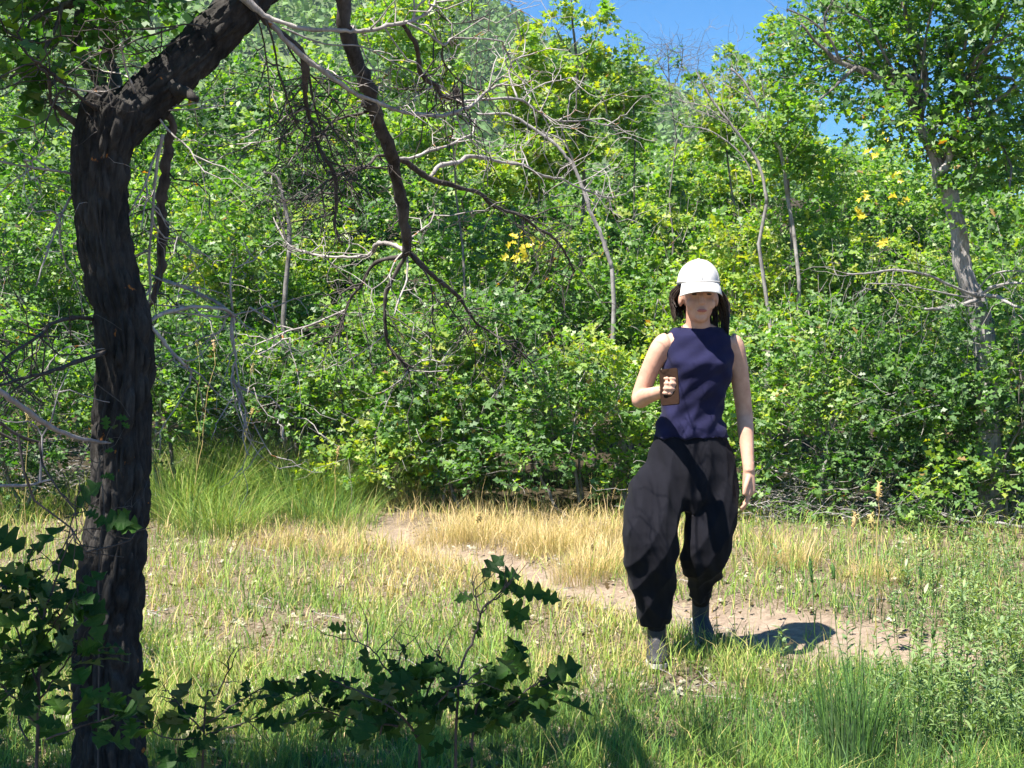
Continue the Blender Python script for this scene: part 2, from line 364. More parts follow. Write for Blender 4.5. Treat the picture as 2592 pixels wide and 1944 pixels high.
TH = 'oak shrubs of the thicket'
def X(xd, Y): return at(xd, 900, Y).x
def H(xd, yd, Y):
    p = at(xd, yd, Y); return p.z - gz(p.x, Y)
rows = [
 # xd, Y, top yd, width, tint (left ones lowered as painted shade), leaves, leaf outline, size, label
 # front row
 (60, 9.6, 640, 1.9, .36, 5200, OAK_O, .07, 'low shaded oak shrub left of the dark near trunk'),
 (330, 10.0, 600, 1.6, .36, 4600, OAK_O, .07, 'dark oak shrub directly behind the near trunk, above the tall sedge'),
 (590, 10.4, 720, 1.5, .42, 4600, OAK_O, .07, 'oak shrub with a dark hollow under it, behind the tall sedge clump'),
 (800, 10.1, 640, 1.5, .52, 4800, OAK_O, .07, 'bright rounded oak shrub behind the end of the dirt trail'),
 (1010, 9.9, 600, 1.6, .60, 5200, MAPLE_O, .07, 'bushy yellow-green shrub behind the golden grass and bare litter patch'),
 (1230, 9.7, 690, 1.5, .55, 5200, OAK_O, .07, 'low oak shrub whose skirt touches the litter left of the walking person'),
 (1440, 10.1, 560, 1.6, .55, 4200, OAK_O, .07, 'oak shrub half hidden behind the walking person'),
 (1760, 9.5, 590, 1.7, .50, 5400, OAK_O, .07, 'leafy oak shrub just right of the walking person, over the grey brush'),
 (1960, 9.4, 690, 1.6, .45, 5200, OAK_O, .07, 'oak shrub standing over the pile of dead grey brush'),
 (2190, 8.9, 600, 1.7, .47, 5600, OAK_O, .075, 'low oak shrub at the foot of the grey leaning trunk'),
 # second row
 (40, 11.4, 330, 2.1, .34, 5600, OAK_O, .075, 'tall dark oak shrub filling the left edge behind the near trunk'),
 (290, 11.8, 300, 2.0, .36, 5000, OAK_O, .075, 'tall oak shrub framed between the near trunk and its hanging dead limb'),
 (500, 11.3, 360, 1.8, .55, 5400, MAPLE_O, .08, 'bright yellow-green maple shrub lit through the bare hanging branches'),
 (700, 11.7, 380, 1.8, .52, 5000, OAK_O, .075, 'oak shrub behind the lower end of the hanging dead limb'),
 (940, 11.5, 420, 1.9, .50, 5200, OAK_O, .075, 'oak shrub full of fine grey twigs behind the forked dead branch'),
 (1160, 11.6, 400, 1.8, .52, 5000, OAK_O, .075, 'oak shrub holding a cluster of yellow leaves, under the leaning grey sapling'),
 (1370, 11.3, 400, 1.7, .56, 5000, OAK_O, .075, 'oak shrub rising right behind the head of the walking person'),
 (1580, 11.2, 400, 1.8, .64, 5600, MAPLE_O, .075, 'yellow-green maple shrub above and right of the white cap'),
 (1790, 11.4, 290, 1.9, .58, 5600, MAPLE_O, .075, 'maple shrub dotted with yellow leaves left of the grey leaning trunk'),
 (2150, 11.2, 420, 2.0, .44, 5200, OAK_O, .075, 'dark oak shrub behind the base of the grey leaning trunk'),
 # third row, the skyline
 (60, 14.0, -60, 2.6, .38, 5200, OAK_O, .09, 'tall oak at the far left of the thicket, running out of the top'),
 (340, 14.2, -70, 2.5, .40, 5200, OAK_O, .09, 'tall oak seen through the fork of the near trunk'),
 (600, 14.0, -40, 2.3, .46, 5200, OAK_O, .09, 'tall oak behind the fan of dark twigs under the slanting limb'),
 (785, 14.4, 20, 1.9, .50, 4600, OAK_O, .09, 'tall oak just left of the green mountain slope'),
 (1010, 14.5, 215, 1.8, .52, 4200, OAK_O, .085, 'oak with its top against the foot of the mountain slope'),
 (1150, 14.2, 135, 1.3, .66, 4200, MAPLE_O, .085, 'yellow-green maple overlapping the right end of the mountain ridge'),
 (1330, 14.4, 200, 1.5, .56, 4200, OAK_O, .085, 'oak stepping down under the blue sky right of the tallest sapling'),
 (1450, 15.0, 235, 1.3, .52, 3600, OAK_O, .085, 'oak at the lowest dip of the skyline'),
 (1570, 14.0, 215, 1.5, .55, 4200, OAK_O, .085, 'oak with bare grey stems poking into the blue sky'),
 (1740, 13.6, 150, 1.6, .52, 4200, OAK_O, .085, 'oak against the sky just left of the big right-hand crown'),
 (1930, 13.4, 240, 1.9, .50, 4200, OAK_O, .085, 'oak behind the crown of the grey leaning tree'),
 (2160, 13.6, 200, 2.2, .46, 4200, OAK_O, .085, 'dark oak filling the right edge behind the leaning tree'),
]
SPECIES = {id(OAK_O): 'oak_shrub', id(MAPLE_O): 'maple_shrub'}
SHRUBS = []
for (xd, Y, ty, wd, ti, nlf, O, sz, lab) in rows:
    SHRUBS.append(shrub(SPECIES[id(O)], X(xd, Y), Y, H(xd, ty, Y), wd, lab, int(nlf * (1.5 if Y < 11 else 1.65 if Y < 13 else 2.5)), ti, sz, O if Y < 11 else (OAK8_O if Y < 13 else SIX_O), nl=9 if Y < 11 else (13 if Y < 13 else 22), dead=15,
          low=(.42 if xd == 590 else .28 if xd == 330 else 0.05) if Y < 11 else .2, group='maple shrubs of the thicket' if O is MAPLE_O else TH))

# mass of scrub rising on the slope behind
def far_scrub():
    lob = []
    for Y, n, hh in ((17, 10, 2.5), (20, 11, 2.5), (25, 12, 3), (32, 14, 3.2), (42, 16, 3.5), (56, 18, 4)):
        half = Y * .50
        for i in range(n):
            x = -half + 2 * half * (i + rng.uniform(.1, .9)) / n; y = Y + rng.uniform(-1.5, 1.5)
            g = gz(x, y)
            for j in range(3):
                r = hh * rng.uniform(.3, .5)
                lob.append((x + rng.normal(0, r * .6), y + rng.normal(0, r * .4), g + hh * rng.uniform(.15, .72), r, r, r * .8))
    C, d, idx = crown_points(lob, 7000, (.7, 1.05))
    V, T = clusters(C, d, 6, .17, O=SIX_O, tint=.5)
    me = poly_mesh('distant_scrub', V, len(SIX_O), T)
    tag(link('distant_scrub', me, OAK), 'green mass of scrub rising on the slope behind the thicket', 'scrub', kind='stuff')
far_scrub()

# ------------------------------------------------------------------ mountain
def mount_h(x, y):
    # a ridge that falls to the right; foot at y 110, crest at y 320
    crest = np.interp(x, [-400, -120, -32, -18, 2, 20, 45, 90, 200, 500], [150, 128, 93, 87, 73, 62, 46, 26, 10, 0])
    f = sstep(70, 300, y) * (1 - .8 * sstep(340, 600, y))
    n = 2.5 * np.sin(x * .09 + y * .02) + 3.5 * np.sin(x * .045 + 1.3 + y * .013)
    return crest * f + n * sstep(100, 200, y) * (1 - sstep(240, 300, y)) * sstep(-600, -50, -np.abs(x)) + 2
def build_mount():
    xs = np.arange(-420, 520, 5.0); ys = np.arange(72, 620, 6.0)
    Xg, Yg = np.meshgrid(xs, ys); Z = mount_h(Xg, Yg)
    V = np.stack([Xg, Yg, Z], -1).reshape(-1, 3); nx = len(xs); ny = len(ys)
    fs = [(i * nx + j, i * nx + j + 1, (i + 1) * nx + j + 1, (i + 1) * nx + j) for i in range(ny - 1) for j in range(nx - 1)]
    me = bpy.data.meshes.new('mountain'); me.from_pydata(V.tolist(), [], fs); me.polygons.foreach_set('use_smooth', [True] * len(fs))
    m = plain('mountain_earth', (0.075, 0.11, 0.045), .95, .35, .05, .1)
    tag(link('mountain', me, m), kind='structure')
    n = 10500
    x = rng.uniform(-95, 60, n); y = rng.uniform(95, 330, n); z = mount_h(x, y)
    keep = rng.random(n) < 0.35 + 0.65 * (np.sin(x * .12) * np.sin(y * .06 + x * .03) > -.35)
    x, y, z = x[keep], y[keep], z[keep]
    r = rng.uniform(1.0, 2.1, len(x)); lob = np.stack([x, y, z + r * .6, r, r, r * rng.uniform(.9, 1.5, len(x))], 1)
    k = 12; P = np.repeat(lob, k, 0); d = unit(rng.standard_normal((len(P), 3))); d[:, 2] = np.abs(d[:, 2])
    C = P[:, :3] + d * P[:, 3:] * rng.uniform(.7, 1.05, len(P))[:, None]
    D = unit(rng.standard_normal(C.shape)); N = unit(d + .5 * rng.standard_normal(C.shape)); S = P[:, 3] * rng.uniform(.4, .8, len(P))
    V = leaves(C, D, N, S, ROUND_O[[0, 2, 4, 6]] if False else np.array([(0, 0), (.4, .35), (1, 0), (.5, -.4)]), 0)
    T = np.clip(np.repeat(rng.uniform(.1, .9, len(lob)), k) + .12 * rng.standard_normal(len(C)), 0, 1)
    me = poly_mesh('mountain_woods', V, 4, T)
    tag(link('mountain_woods', me, FAR), 'low woods and scrub covering the hazy mountain slope', 'woods', kind='stuff')
build_mount()

# ------------------------------------------------------------------ branches drawn as 3-D polylines
def smooth_poly(P, sub=4):
    P = np.array(P, float); n = len(P)
    if n < 3: return np.array([P[0] + (P[-1] - P[0]) * t for t in np.linspace(0, 1, sub + 1)])
    Q = np.vstack([2 * P[0] - P[1], P, 2 * P[-1] - P[-2]]); out = []
    for i in range(1, n):
        a, b, c, d = Q[i - 1], Q[i], Q[i + 1], Q[i + 2]
        for t in np.linspace(0, 1, sub, endpoint=False):
            out.append(.5 * ((2 * b) + (c - a) * t + (2 * a - 5 * b + 4 * c - d) * t * t + (3 * b - a - 3 * c + d) * t ** 3))
    out.append(P[-1]); return np.array(out)
def twigs_off(b, pts, rad, n, L=(.08, .3), r0=.0022, droop=-.1, depth=1):
    for _ in range(n):
        i = rng.integers(max(1, len(pts) // 3), len(pts)); p = pts[i]; t = unit(pts[i] - pts[i - 1])
        d = unit(np.cross(t, rng.standard_normal(3)) + t * rng.uniform(.2, .9)); d[2] += droop + rng.normal(0, .15)
        l = rng.uniform(*L); q = wig(p, p + unit(d) * l, 6, .16); r = min(r0 * rng.uniform(.7, 1.3), rad[i])
        b.tube(q, np.linspace(r, r * .35, 6), 4, False)
        if depth: twigs_off(b, q, np.full(6, r * .8), rng.integers(1, 3), (L[0] * .4, L[1] * .5), r * .7, droop, 0)
def branch(parent, pts3, Y0, Y1, material, name='branch', tw=3, sides=8, rough=0.06, L=(.06, .28), scale=1.0, tm=1.0):
    n = len(pts3); P = []; rr = []
    for i, (x, y, w_) in enumerate(pts3):
        Y = Y0 + (Y1 - Y0) * i / max(1, n - 1)
        P.append(tuple(at(x, y, Y))); rr.append(metres(w_, Y) / 2 * scale)
    pts = smooth_poly(P, 4); rad = np.interp(np.linspace(0, n - 1, len(pts)), np.arange(n), rr)
    rad = rad * (1 + rough * 1.6 * rng.standard_normal(len(pts)))
    pts = pts + rng.standard_normal(pts.shape) * np.mean(rr) * .18
    b = MB(); b.tube(pts, np.maximum(rad, .001), sides, True, rough)
    if tw: twigs_off(b, pts, rad, int(tw * tm), L)
    return b.build(name, material, parent)

# ------------------------------------------------------------------ the near oak
oak_base = at(237, 1600, 3.0); oak_base.z = gz(oak_base.x, 3.0)
OAKT = empty('oak_tree', oak_base, 'big dark crooked oak with furrowed trunk and bare hanging dead limbs', 'tree')
def furrowed(b, ctr, rad, sides, seed, amp=.13, flare=None):
    """trunk skin with vertical plated furrows"""
    ctr = np.array(ctr, float); n = len(ctr); t = unit(np.gradient(ctr, axis=0))
    a = np.array([1.0, 0, 0]); V = np.empty((n, sides, 3)); th = np.arange(sides) * 2 * math.pi / sides
    s = np.concatenate([[0], np.cumsum(np.linalg.norm(np.diff(ctr, axis=0), axis=1))])
    for i in range(n):
        a = unit(a - t[i] * a.dot(t[i])); bb = np.cross(t[i], a)
        for j in range(sides):
            c, d = math.cos(th[j]), math.sin(th[j])
            q = Vector((c * 3.6, d * 3.6, s[i] * 2.6 + seed))
            wv = noise.noise(q) * .9
            q2 = Vector((c * 5.2 + wv, d * 5.2 + wv, s[i] * 7 + seed))
            dd = noise.voronoi(Vector((c * 4.2 + wv * .8, d * 4.2 + wv * .8, s[i] * 11 + seed)))[0]
            f = min(1, (dd[1] - dd[0]) * 2.6) * .75 + min(1, abs(noise.noise(q2)) * 3.2) * .25
            g = noise.noise(Vector((c * 13, d * 13, s[i] * 60 + seed)))
            h = noise.noise(Vector((c * .9, d * .9, s[i] * 3 + seed)))
            r = rad[i] * (1 + amp * (f - .6) + .030 * g + .10 * h)
            V[i, j] = ctr[i] + a * c * r + bb * d * r
    Fs = [(i * sides + j, i * sides + (j + 1) % sides, (i + 1) * sides + (j + 1) % sides, (i + 1) * sides + j) for i in range(n - 1) for j in range(sides)]
    Fs.append(tuple((n - 1) * sides + j for j in range(sides)))
    b.add(V.reshape(-1, 3), Fs)
def dense(P, rr, step):
    pts = smooth_poly(P, 16); L = np.concatenate([[0], np.cumsum(np.linalg.norm(np.diff(pts, axis=0), axis=1))])
    m = int(L[-1] / step); u = np.linspace(0, L[-1], m)
    q = np.stack([np.interp(u, L, pts[:, k]) for k in range(3)], 1)
    r = np.interp(np.interp(u, L, np.linspace(0, len(P) - 1, len(pts))), np.arange(len(P)), rr)
    return q, r
TR = [(240, 1900, 175), (238, 1740, 160), (236, 1600, 146), (230, 1400, 140), (243, 1250, 142), (257, 1100, 134), (260, 1000, 134), (263, 900, 134), (270, 800, 130), (266, 710, 128), (243, 600, 122), (224, 500, 118), (218, 400, 124), (226, 310, 134), (243, 250, 140), (262, 215, 120)]
P = [tuple(at(x, y, 3.0)) for x, y, w_ in TR]; rr = [metres(w_, 3.0) / 2 * (.90 if y < 1150 else .97) for x, y, w_ in TR]
P[0] = (P[0][0], P[0][1], -0.05)
b = MB(); q, r = dense(P, rr, .0085); furrowed(b, q, r, 130, 3.1, .28); b.build('trunk', BARK, OAKT)
LM = [(228, 330, 90), (262, 270, 112), (310, 222, 112), (368, 165, 108), (430, 105, 106), (490, 45, 104), (560, -25, 98), (650, -110, 85), (760, -200, 70), (900, -300, 50)]
P = [tuple(at(x, y, 3.0 + .03 * i)) for i, (x, y, w_) in enumerate(LM)]; rr = [metres(w_, 3.0) / 2 * .93 for x, y, w_ in LM]
b = MB(); q, r = dense(P, rr, .0095); furrowed(b, q, r, 100, 9.7, .26); b.build('limb', BARK, OAKT)
# other limbs and branches: (points, Y0, Y1, material, twigs)
def W(pts, w_): return [(x, y, w_ * .85 * (1 - .45 * i / max(1, len(pts) - 1))) for i, (x, y) in enumerate(pts)]
H_ = [(690, -110, 38), (712, -60, 36), (735, -20, 34), (750, 66, 32), (770, 133, 32), (794, 187, 32), (807, 233, 30), (827, 287, 28), (844, 333, 28), (854, 373, 27), (864, 417, 26), (874, 467, 25), (877, 517, 22), (878, 552, 15)]
branch(OAKT, H_, 3.3, 3.9, LIMB, 'limb', 16, 14, .05, (.04, .14))
L_ = [
 ([(240, 225, 34), (222, 185, 28), (205, 160, 26), (180, 125, 23), (160, 105, 20), (168, 60, 18), (175, 0, 16), (180, -60, 14)], 3.0, 3.2, LIMB, 4, 'limb'),
 ([(258, 220, 30), (250, 170, 24), (240, 140, 22), (232, 80, 20), (225, 20, 18), (222, -60, 14)], 3.1, 3.5, LIMB, 4, 'limb'),
 ([(180, 275, 22), (157, 260, 15), (125, 235, 11), (110, 217, 9), (107, 183, 8), (103, 160, 7), (67, 130, 6), (37, 70, 5)], 3.0, 2.8, LIMB, 6, 'branch'),
 ([(215, 235, 14), (190, 222, 9), (150, 190, 8), (130, 172, 8), (100, 150, 7), (65, 122, 6)], 2.95, 2.7, LIMB, 4, 'branch'),
 ([(290, 200, 6), (286, 183, 5), (272, 150, 5), (266, 120, 5), (260, 98, 4)], 3.0, 2.9, DEAD, 1, 'branch'),
 ([(230, 212, 4), (190, 198, 3.5), (157, 191, 3), (128, 185, 3)], 2.95, 2.8, DEAD, 1, 'branch'),
 (W([(445, 60), (410, 52), (350, 60), (270, 63), (200, 62), (155, 48)], 5), 3.0, 3.0, LIMB, 2, 'branch'),
 (W([(385, 58), (320, 78), (290, 88), (260, 105), (225, 108), (215, 117)], 5), 3.0, 2.9, LIMB, 2, 'branch'),
 (W([(410, 75), (370, 95), (340, 103), (310, 112), (285, 118), (250, 112)], 5), 3.0, 3.0, LIMB, 2, 'branch'),
 ([(370, 185, 34), (398, 200, 24), (424, 216, 15)], 3.05, 3.0, BARK, 0, 'stub'),
 ([(330, 230, 24), (372, 262, 17), (366, 300, 21), (360, 350, 22), (352, 400, 22), (350, 450, 22), (352, 500, 22), (350, 560, 20), (345, 600, 17), (332, 640, 12), (322, 668, 7)], 3.1, 3.3, LIMB, 8, 'limb'),
 (W([(352, 290), (340, 350), (332, 420), (328, 480), (322, 560), (325, 620), (319, 665)], 9), 3.05, 3.15, DEAD, 5, 'branch'),
 (W([(345, 315), (325, 360), (315, 395), (290, 440), (277, 467)], 7), 3.1, 3.0, DEAD, 2, 'branch'),
 (W([(315, 395), (318, 420), (310, 460), (306, 492)], 6), 3.06, 3.0, DEAD, 2, 'branch'),
 (W([(340, 252), (370, 288), (400, 312), (415, 330), (425, 350), (446, 376)], 5), 3.05, 3.0, DEAD, 2, 'branch'),
 (W([(350, 240), (370, 232), (410, 225), (450, 217), (480, 205)], 4), 3.05, 3.2, DEAD, 2, 'branch'),
 (W([(350, 238), (420, 236), (465, 230), (508, 228)], 4), 3.05, 3.3, DEAD, 2, 'branch'),
 (W([(658, 235), (620, 250), (605, 262), (580, 275), (545, 283), (520, 287)], 5), 3.3, 3.4, DEAD, 2, 'branch'),
 (W([(668, 262), (600, 300), (530, 310), (500, 312), (465, 315), (440, 312)], 3.5), 3.3, 3.5, DEAD, 2, 'branch'),
 (W([(170, 380), (140, 372), (110, 368), (60, 360), (0, 350), (-60, 345)], 8), 3.0, 2.8, DEAD, 5, 'branch'),
 (W([(165, 420), (150, 430), (130, 470), (115, 510), (100, 550), (78, 618)], 8), 3.0, 2.9, DEAD, 4, 'branch'),
 (W([(210, 690), (160, 686), (110, 700), (83, 726), (23, 766), (5, 790), (30, 825)], 11), 3.0, 2.6, LIMB, 7, 'branch'),
 (W([(212, 730), (190, 745), (140, 752), (110, 780)], 4), 3.0, 2.9, DEAD, 3, 'branch'),
 (W([(230, 760), (160, 783), (110, 803), (70, 812), (0, 832), (-60, 850)], 12), 2.95, 2.2, LIMB, 2, 'branch'),
 # long arcs from the slanting limb to the right
 ([(520, -10, 20), (575, 40, 14), (620, 90, 12), (665, 130, 11), (700, 155, 11), (737, 180, 10), (757, 197, 9), (787, 210, 9), (821, 223, 9), (854, 237, 9), (887, 245, 9), (921, 248, 9), (954, 250, 8), (984, 242, 8), (1014, 230, 7), (1031, 217, 6), (1051, 197, 5), (1071, 187, 5), (1097, 177, 4)], 3.1, 3.6, DEAD, 14, 'branch'),
 ([(992, 222, 6), (1021, 217, 6), (1071, 213, 6), (1104, 213, 6), (1131, 218, 5), (1151, 233, 4), (1171, 247, 4), (1197, 260, 4), (1237, 262, 4), (1271, 260, 3), (1304, 270, 3), (1331, 273, 2)], 3.6, 4.1, DEAD, 12, 'branch'),
 (W([(1131, 216), (1147, 197), (1177, 180), (1211, 173), (1241, 168), (1256, 182)], 4), 3.8, 4.0, DEAD, 4, 'branch'),
 (W([(1118, 213), (1104, 177), (1100, 150), (1114, 128), (1154, 115), (1190, 103)], 5), 3.8, 3.9, DEAD, 5, 'branch'),
 ([(520, -20, 18), (560, 25, 13), (600, 45, 10), (660, 62, 9), (737, 67, 9), (771, 68, 9), (804, 65, 9), (837, 55, 9), (871, 50, 8), (904, 38, 7), (924, 27, 6), (937, 10, 5), (945, -10, 4)], 3.0, 3.2, DEAD, 10, 'branch'),
 (W([(880, 50), (924, 73), (957, 97), (977, 83), (1021, 83), (1081, 88), (1087, 100), (1097, 117)], 6), 3.1, 3.3, DEAD, 5, 'branch'),
 ([(866, 50, 9), (894, 87, 10), (904, 117, 10), (907, 153, 11), (924, 173, 11), (944, 187, 10), (954, 207, 9), (984, 213, 8), (992, 222, 8)], 3.15, 3.6, LIMB, 8, 'branch'),
 (W([(957, 97), (956, 130), (984, 167), (1014, 187), (1047, 197)], 5), 3.2, 3.6, LIMB, 4, 'branch'),
 ([(983, 185, 12), (986, 200, 15), (992, 216, 9)], 3.6, 3.6, LIMB, 1, 'knot'),
 (W([(610, 60), (700, 95), (780, 100), (850, 135), (900, 160), (960, 190)], 5), 3.1, 3.5, DEAD, 6, 'branch'),
 (W([(940, 20), (975, 50), (1020, 45), (1060, 30)], 4), 3.2, 3.3, LIMB, 3, 'branch'),
 # branches of the hanging limb
 ([(852, 340, 12), (861, 343, 10), (887, 357, 13), (924, 383, 14), (964, 397, 12), (1004, 408, 10), (1037, 417, 10), (1057, 437, 9), (1087, 453, 9), (1130, 467, 8), (1154, 490, 7), (1187, 507, 6), (1211, 530, 6), (1224, 550, 5), (1240, 585, 4)], 3.7, 4.5, LIMB, 14, 'branch'),
 ([(928, 385, 8), (947, 360, 10), (971, 353, 10), (991, 350, 9), (1014, 338, 9), (1054, 342, 8), (1071, 348, 7), (1104, 353, 6), (1137, 358, 6), (1157, 373, 5), (1187, 383, 5), (1217, 387, 4), (1237, 400, 4), (1271, 413, 4), (1304, 425, 3), (1331, 427, 3)], 3.9, 4.8, DEAD, 14, 'branch'),
 ([(848, 345, 7), (894, 340, 6), (924, 327, 6), (951, 320, 6), (971, 313, 5), (997, 300, 6), (1021, 287, 6), (1027, 257, 4)], 3.7, 4.0, DEAD, 8, 'branch'),
 ([(850, 338, 9), (814, 337, 7), (800, 353, 7), (781, 363, 7), (757, 367, 7), (737, 377, 6), (700, 395, 4), (670, 420, 3)], 3.7, 3.4, LIMB, 7, 'branch'),
 (W([(856, 367), (814, 363), (777, 367), (757, 377), (737, 388), (715, 398)], 5), 3.7, 3.6, LIMB, 3, 'branch'),
 (W([(806, 235), (774, 247), (754, 250), (737, 256), (715, 265), (695, 290), (670, 305)], 8), 3.6, 3.4, LIMB, 5, 'branch'),
 ([(545, 0, 18), (575, 45, 12), (620, 80, 11), (650, 110, 13), (660, 150, 16), (658, 185, 14), (660, 220, 10), (667, 247, 9), (677, 287, 9), (697, 333, 9), (720, 373, 9), (727, 433, 8), (723, 483, 7), (735, 522, 5)], 3.1, 3.5, LIMB, 14, 'branch'),
 (W([(560, 10), (590, 90), (600, 150), (617, 200), (630, 240), (640, 270), (655, 285)], 6), 3.1, 3.3, LIMB, 5, 'branch'),
 (W([(550, 20), (568, 80), (578, 150), (583, 230), (580, 300)], 5), 3.1, 3.3, LIMB, 4, 'branch'),
 (W([(600, 60), (640, 130), (690, 180), (740, 240), (760, 290)], 5), 3.2, 3.6, LIMB, 4, 'branch'),
 (W([(650, 110), (700, 150), (760, 185), (790, 230)], 6), 3.2, 3.5, DEAD, 4, 'branch'),
 (W([(667, 160), (675, 210), (690, 260), (715, 265)], 7), 3.3, 3.4, LIMB, 3, 'branch'),
 ([(878, 545, 9), (855, 530, 9), (830, 525, 10), (812, 530, 10), (805, 545, 9), (790, 553, 8), (740, 556, 6), (700, 553, 5), (660, 545, 5), (625, 530, 4), (605, 500, 4), (590, 470, 3)], 3.9, 4.2, DEAD, 9, 'branch'),
 ([(874, 553, 10), (820, 563, 9), (797, 583, 8), (777, 620, 7), (760, 640, 6), (747, 670, 5), (737, 706, 4), (730, 740, 3)], 3.9, 4.0, LIMB, 8, 'branch'),
 ([(877, 550, 10), (850, 600, 10), (833, 640, 9), (832, 690, 9), (835, 730, 8), (850, 765, 6), (870, 780, 6), (882, 802, 5)], 3.9, 4.0, LIMB, 8, 'branch'),
 (W([(882, 800), (872, 815), (860, 825), (830, 845), (812, 850)], 4), 4.0, 4.0, DEAD, 2, 'branch'),
 (W([(882, 800), (910, 780), (935, 768)], 4), 4.0, 4.1, DEAD, 2, 'branch'),
 (W([(882, 800), (930, 803), (970, 800)], 4), 4.0, 4.0, DEAD, 1, 'branch'),
 ([(878, 540, 14), (911, 573, 13), (937, 597, 11), (967, 620, 9), (991, 643, 8), (1014, 676, 7), (1027, 696, 6), (1057, 716, 5), (1091, 736, 4), (1121, 756, 3), (1151, 783, 3)], 3.9, 4.3, LIMB, 10, 'branch'),
 (W([(947, 610), (971, 663), (994, 696), (1024, 750), (1027, 786)], 4), 4.0, 4.2, LIMB, 3, 'branch'),
 (W([(880, 545), (878, 603), (861, 650), (851, 683)], 6), 3.9, 3.8, DEAD, 2, 'branch'),
 (W([(872, 545), (854, 563), (837, 600), (804, 626)], 5), 3.9, 3.8, DEAD, 3, 'branch'),
 (W([(890, 550), (925, 600), (935, 650), (930, 690)], 5), 3.9, 3.9, LIMB, 3, 'branch'),
 (W([(880, 520), (905, 500), (930, 480), (940, 450)], 5), 3.9, 4.0, DEAD, 5, 'branch'),
 (W([(834, 720), (807, 743), (774, 766), (737, 790)], 4), 4.0, 4.0, DEAD, 2, 'branch'),
 (W([(747, 670), (700, 690), (660, 706), (613, 718), (610, 733), (583, 753), (557, 766)], 6), 4.0, 3.9, DEAD, 5, 'branch'),
 # low branches right of the trunk
 ([(318, 697, 9), (353, 676, 9), (383, 670, 9), (417, 663, 8), (457, 665, 7), (487, 668, 7), (507, 683, 8)], 3.0, 3.2, DEAD, 4, 'branch'),
 ([(345, 602, 8), (367, 610, 7), (410, 625, 7), (447, 643, 7), (473, 656, 6), (500, 678, 6)], 3.3, 3.2, DEAD, 3, 'branch'),
 (W([(502, 668), (498, 626), (500, 586), (510, 556)], 6), 3.2, 3.2, DEAD, 1, 'branch'),
 (W([(507, 580), (527, 570), (547, 563), (557, 553), (590, 530)], 4), 3.2, 3.3, DEAD, 2, 'branch'),
 (W([(377, 675), (427, 680), (480, 685), (500, 681), (550, 670), (573, 660), (600, 650)], 5), 3.1, 3.3, DEAD, 3, 'branch'),
 (W([(490, 680), (477, 713), (450, 733), (430, 753)], 5), 3.2, 3.2, DEAD, 2, 'branch'),
 ([(503, 682, 8), (500, 710, 9), (503, 740, 8), (510, 770, 6), (504, 793, 5), (503, 822, 5), (515, 846, 5), (527, 873, 4)], 3.2, 3.2, DEAD, 7, 'branch'),
 ([(318, 695, 9), (347, 730, 9), (367, 756, 8), (393, 783, 7), (413, 800, 6), (409, 824, 4)], 3.0, 3.1, DEAD, 5, 'branch'),
 ([(540, 664, 4), (580, 690, 4), (600, 712, 3)], 3.3, 3.3, DEAD, 1, 'branch'),
]
for pts, a, c, m_, tw, nm in L_: branch(OAKT, pts, a, c, m_, nm, tw, 8 if pts[0][2] < 15 else 12, .07, tm=2.7 if m_ is LIMB else 1.5)

# crown of the near oak: mostly above and left of the frame
lob = [(-3.3, 2.6, 3.1, .7, .6, .4), (-3.0, 3.7, 3.3, .35, .35, .25), (-2.9, 2.0, 3.2, .8, .7, .45), (-2.1, 2.2, 3.3, .7, .5, .4), (-1.4, 2.1, 3.4, .6, .5, .35),
       (-2.1, 1.3, 3.4, .9, .7, .45), (-1.2, 1.2, 3.5, .8, .7, .4), (-.5, 1.4, 3.6, .5, .5, .3), (-3.6, 1.0, 3.2, .9, .8, .5), (-1.9, 1.5, 3.9, .9, .6, .4),
       (-2.9, 1.2, 4.0, .9, .7, .45), (-2.0, .4, 3.5, .9, .7, .4), (-.8, .5, 3.8, .8, .6, .4), (-3.0, 0.2, 3.3, .9, .8, .4), (-1.2, .9, 4.1, .9, .7, .4),
       (-2.6, 2.1, 3.9, .8, .4, .35), (-3.7, 1.9, 3.8, .8, .8, .4), (-3.9, 2.9, 3.4, .6, .6, .4), (-1.5, 1.5, 3.2, .8, .5, .3)]
C, d, idx = crown_points(lob, 1900, (.2, 1.0))
S_ = -np.array(ld)
def carve(C, d, more):
    # gaps in the foliage through which flecks of sun reach the trunk
    for gx, gy, gr in ((212, 762, .07), (215, 820, .10), (205, 1090, .08), (215, 1075, .06), (255, 212, .10), (325, 205, .09), (240, 655, .05), (230, 600, .04), (400, 120, .06), (205, 1160, .05)):
        g_ = np.array(at(gx, gy, 2.93)); r_ = C - g_; dd_ = np.linalg.norm(r_ - (r_ @ S_)[:, None] * S_, axis=1); k_ = dd_ > gr + more; C, d = C[k_], d[k_]
    return C, d
C, d = carve(C, d, .055)
V1, T1 = clusters(C, d, 7, .095, tint=.45)
p_ = at(60, 60, 3.0); q_ = at(150, 20, 3.1); r_ = at(330, 10, 3.15); s_ = at(20, 170, 2.9)
vl = [(*p_, .26, .25, .14), (*q_, .26, .3, .12), (*r_, .16, .2, .07), (*s_, .14, .2, .10), (*at(250, -30, 3.1), .30, .3, .10)]
C, d, idx = crown_points(vl + [(*at(-20, 250, 2.9), .12, .2, .10), (*at(110, 130, 3.0), .12, .2, .07), (*at(250, 50, 3.1), .2, .2, .06), (*at(10, 120, 2.9), .2, .2, .1)], 200, (.2, 1.15)); C, d = carve(C, d, .02); V2, T2 = clusters(C, d, 7, .048, tint=.30)
me = poly_mesh('crown', np.concatenate([V1, V2]), len(OAK_O), np.minimum(np.concatenate([T1, T2]), .85))
tag(link('crown', me, OAK, OAKT), kind='stuff')
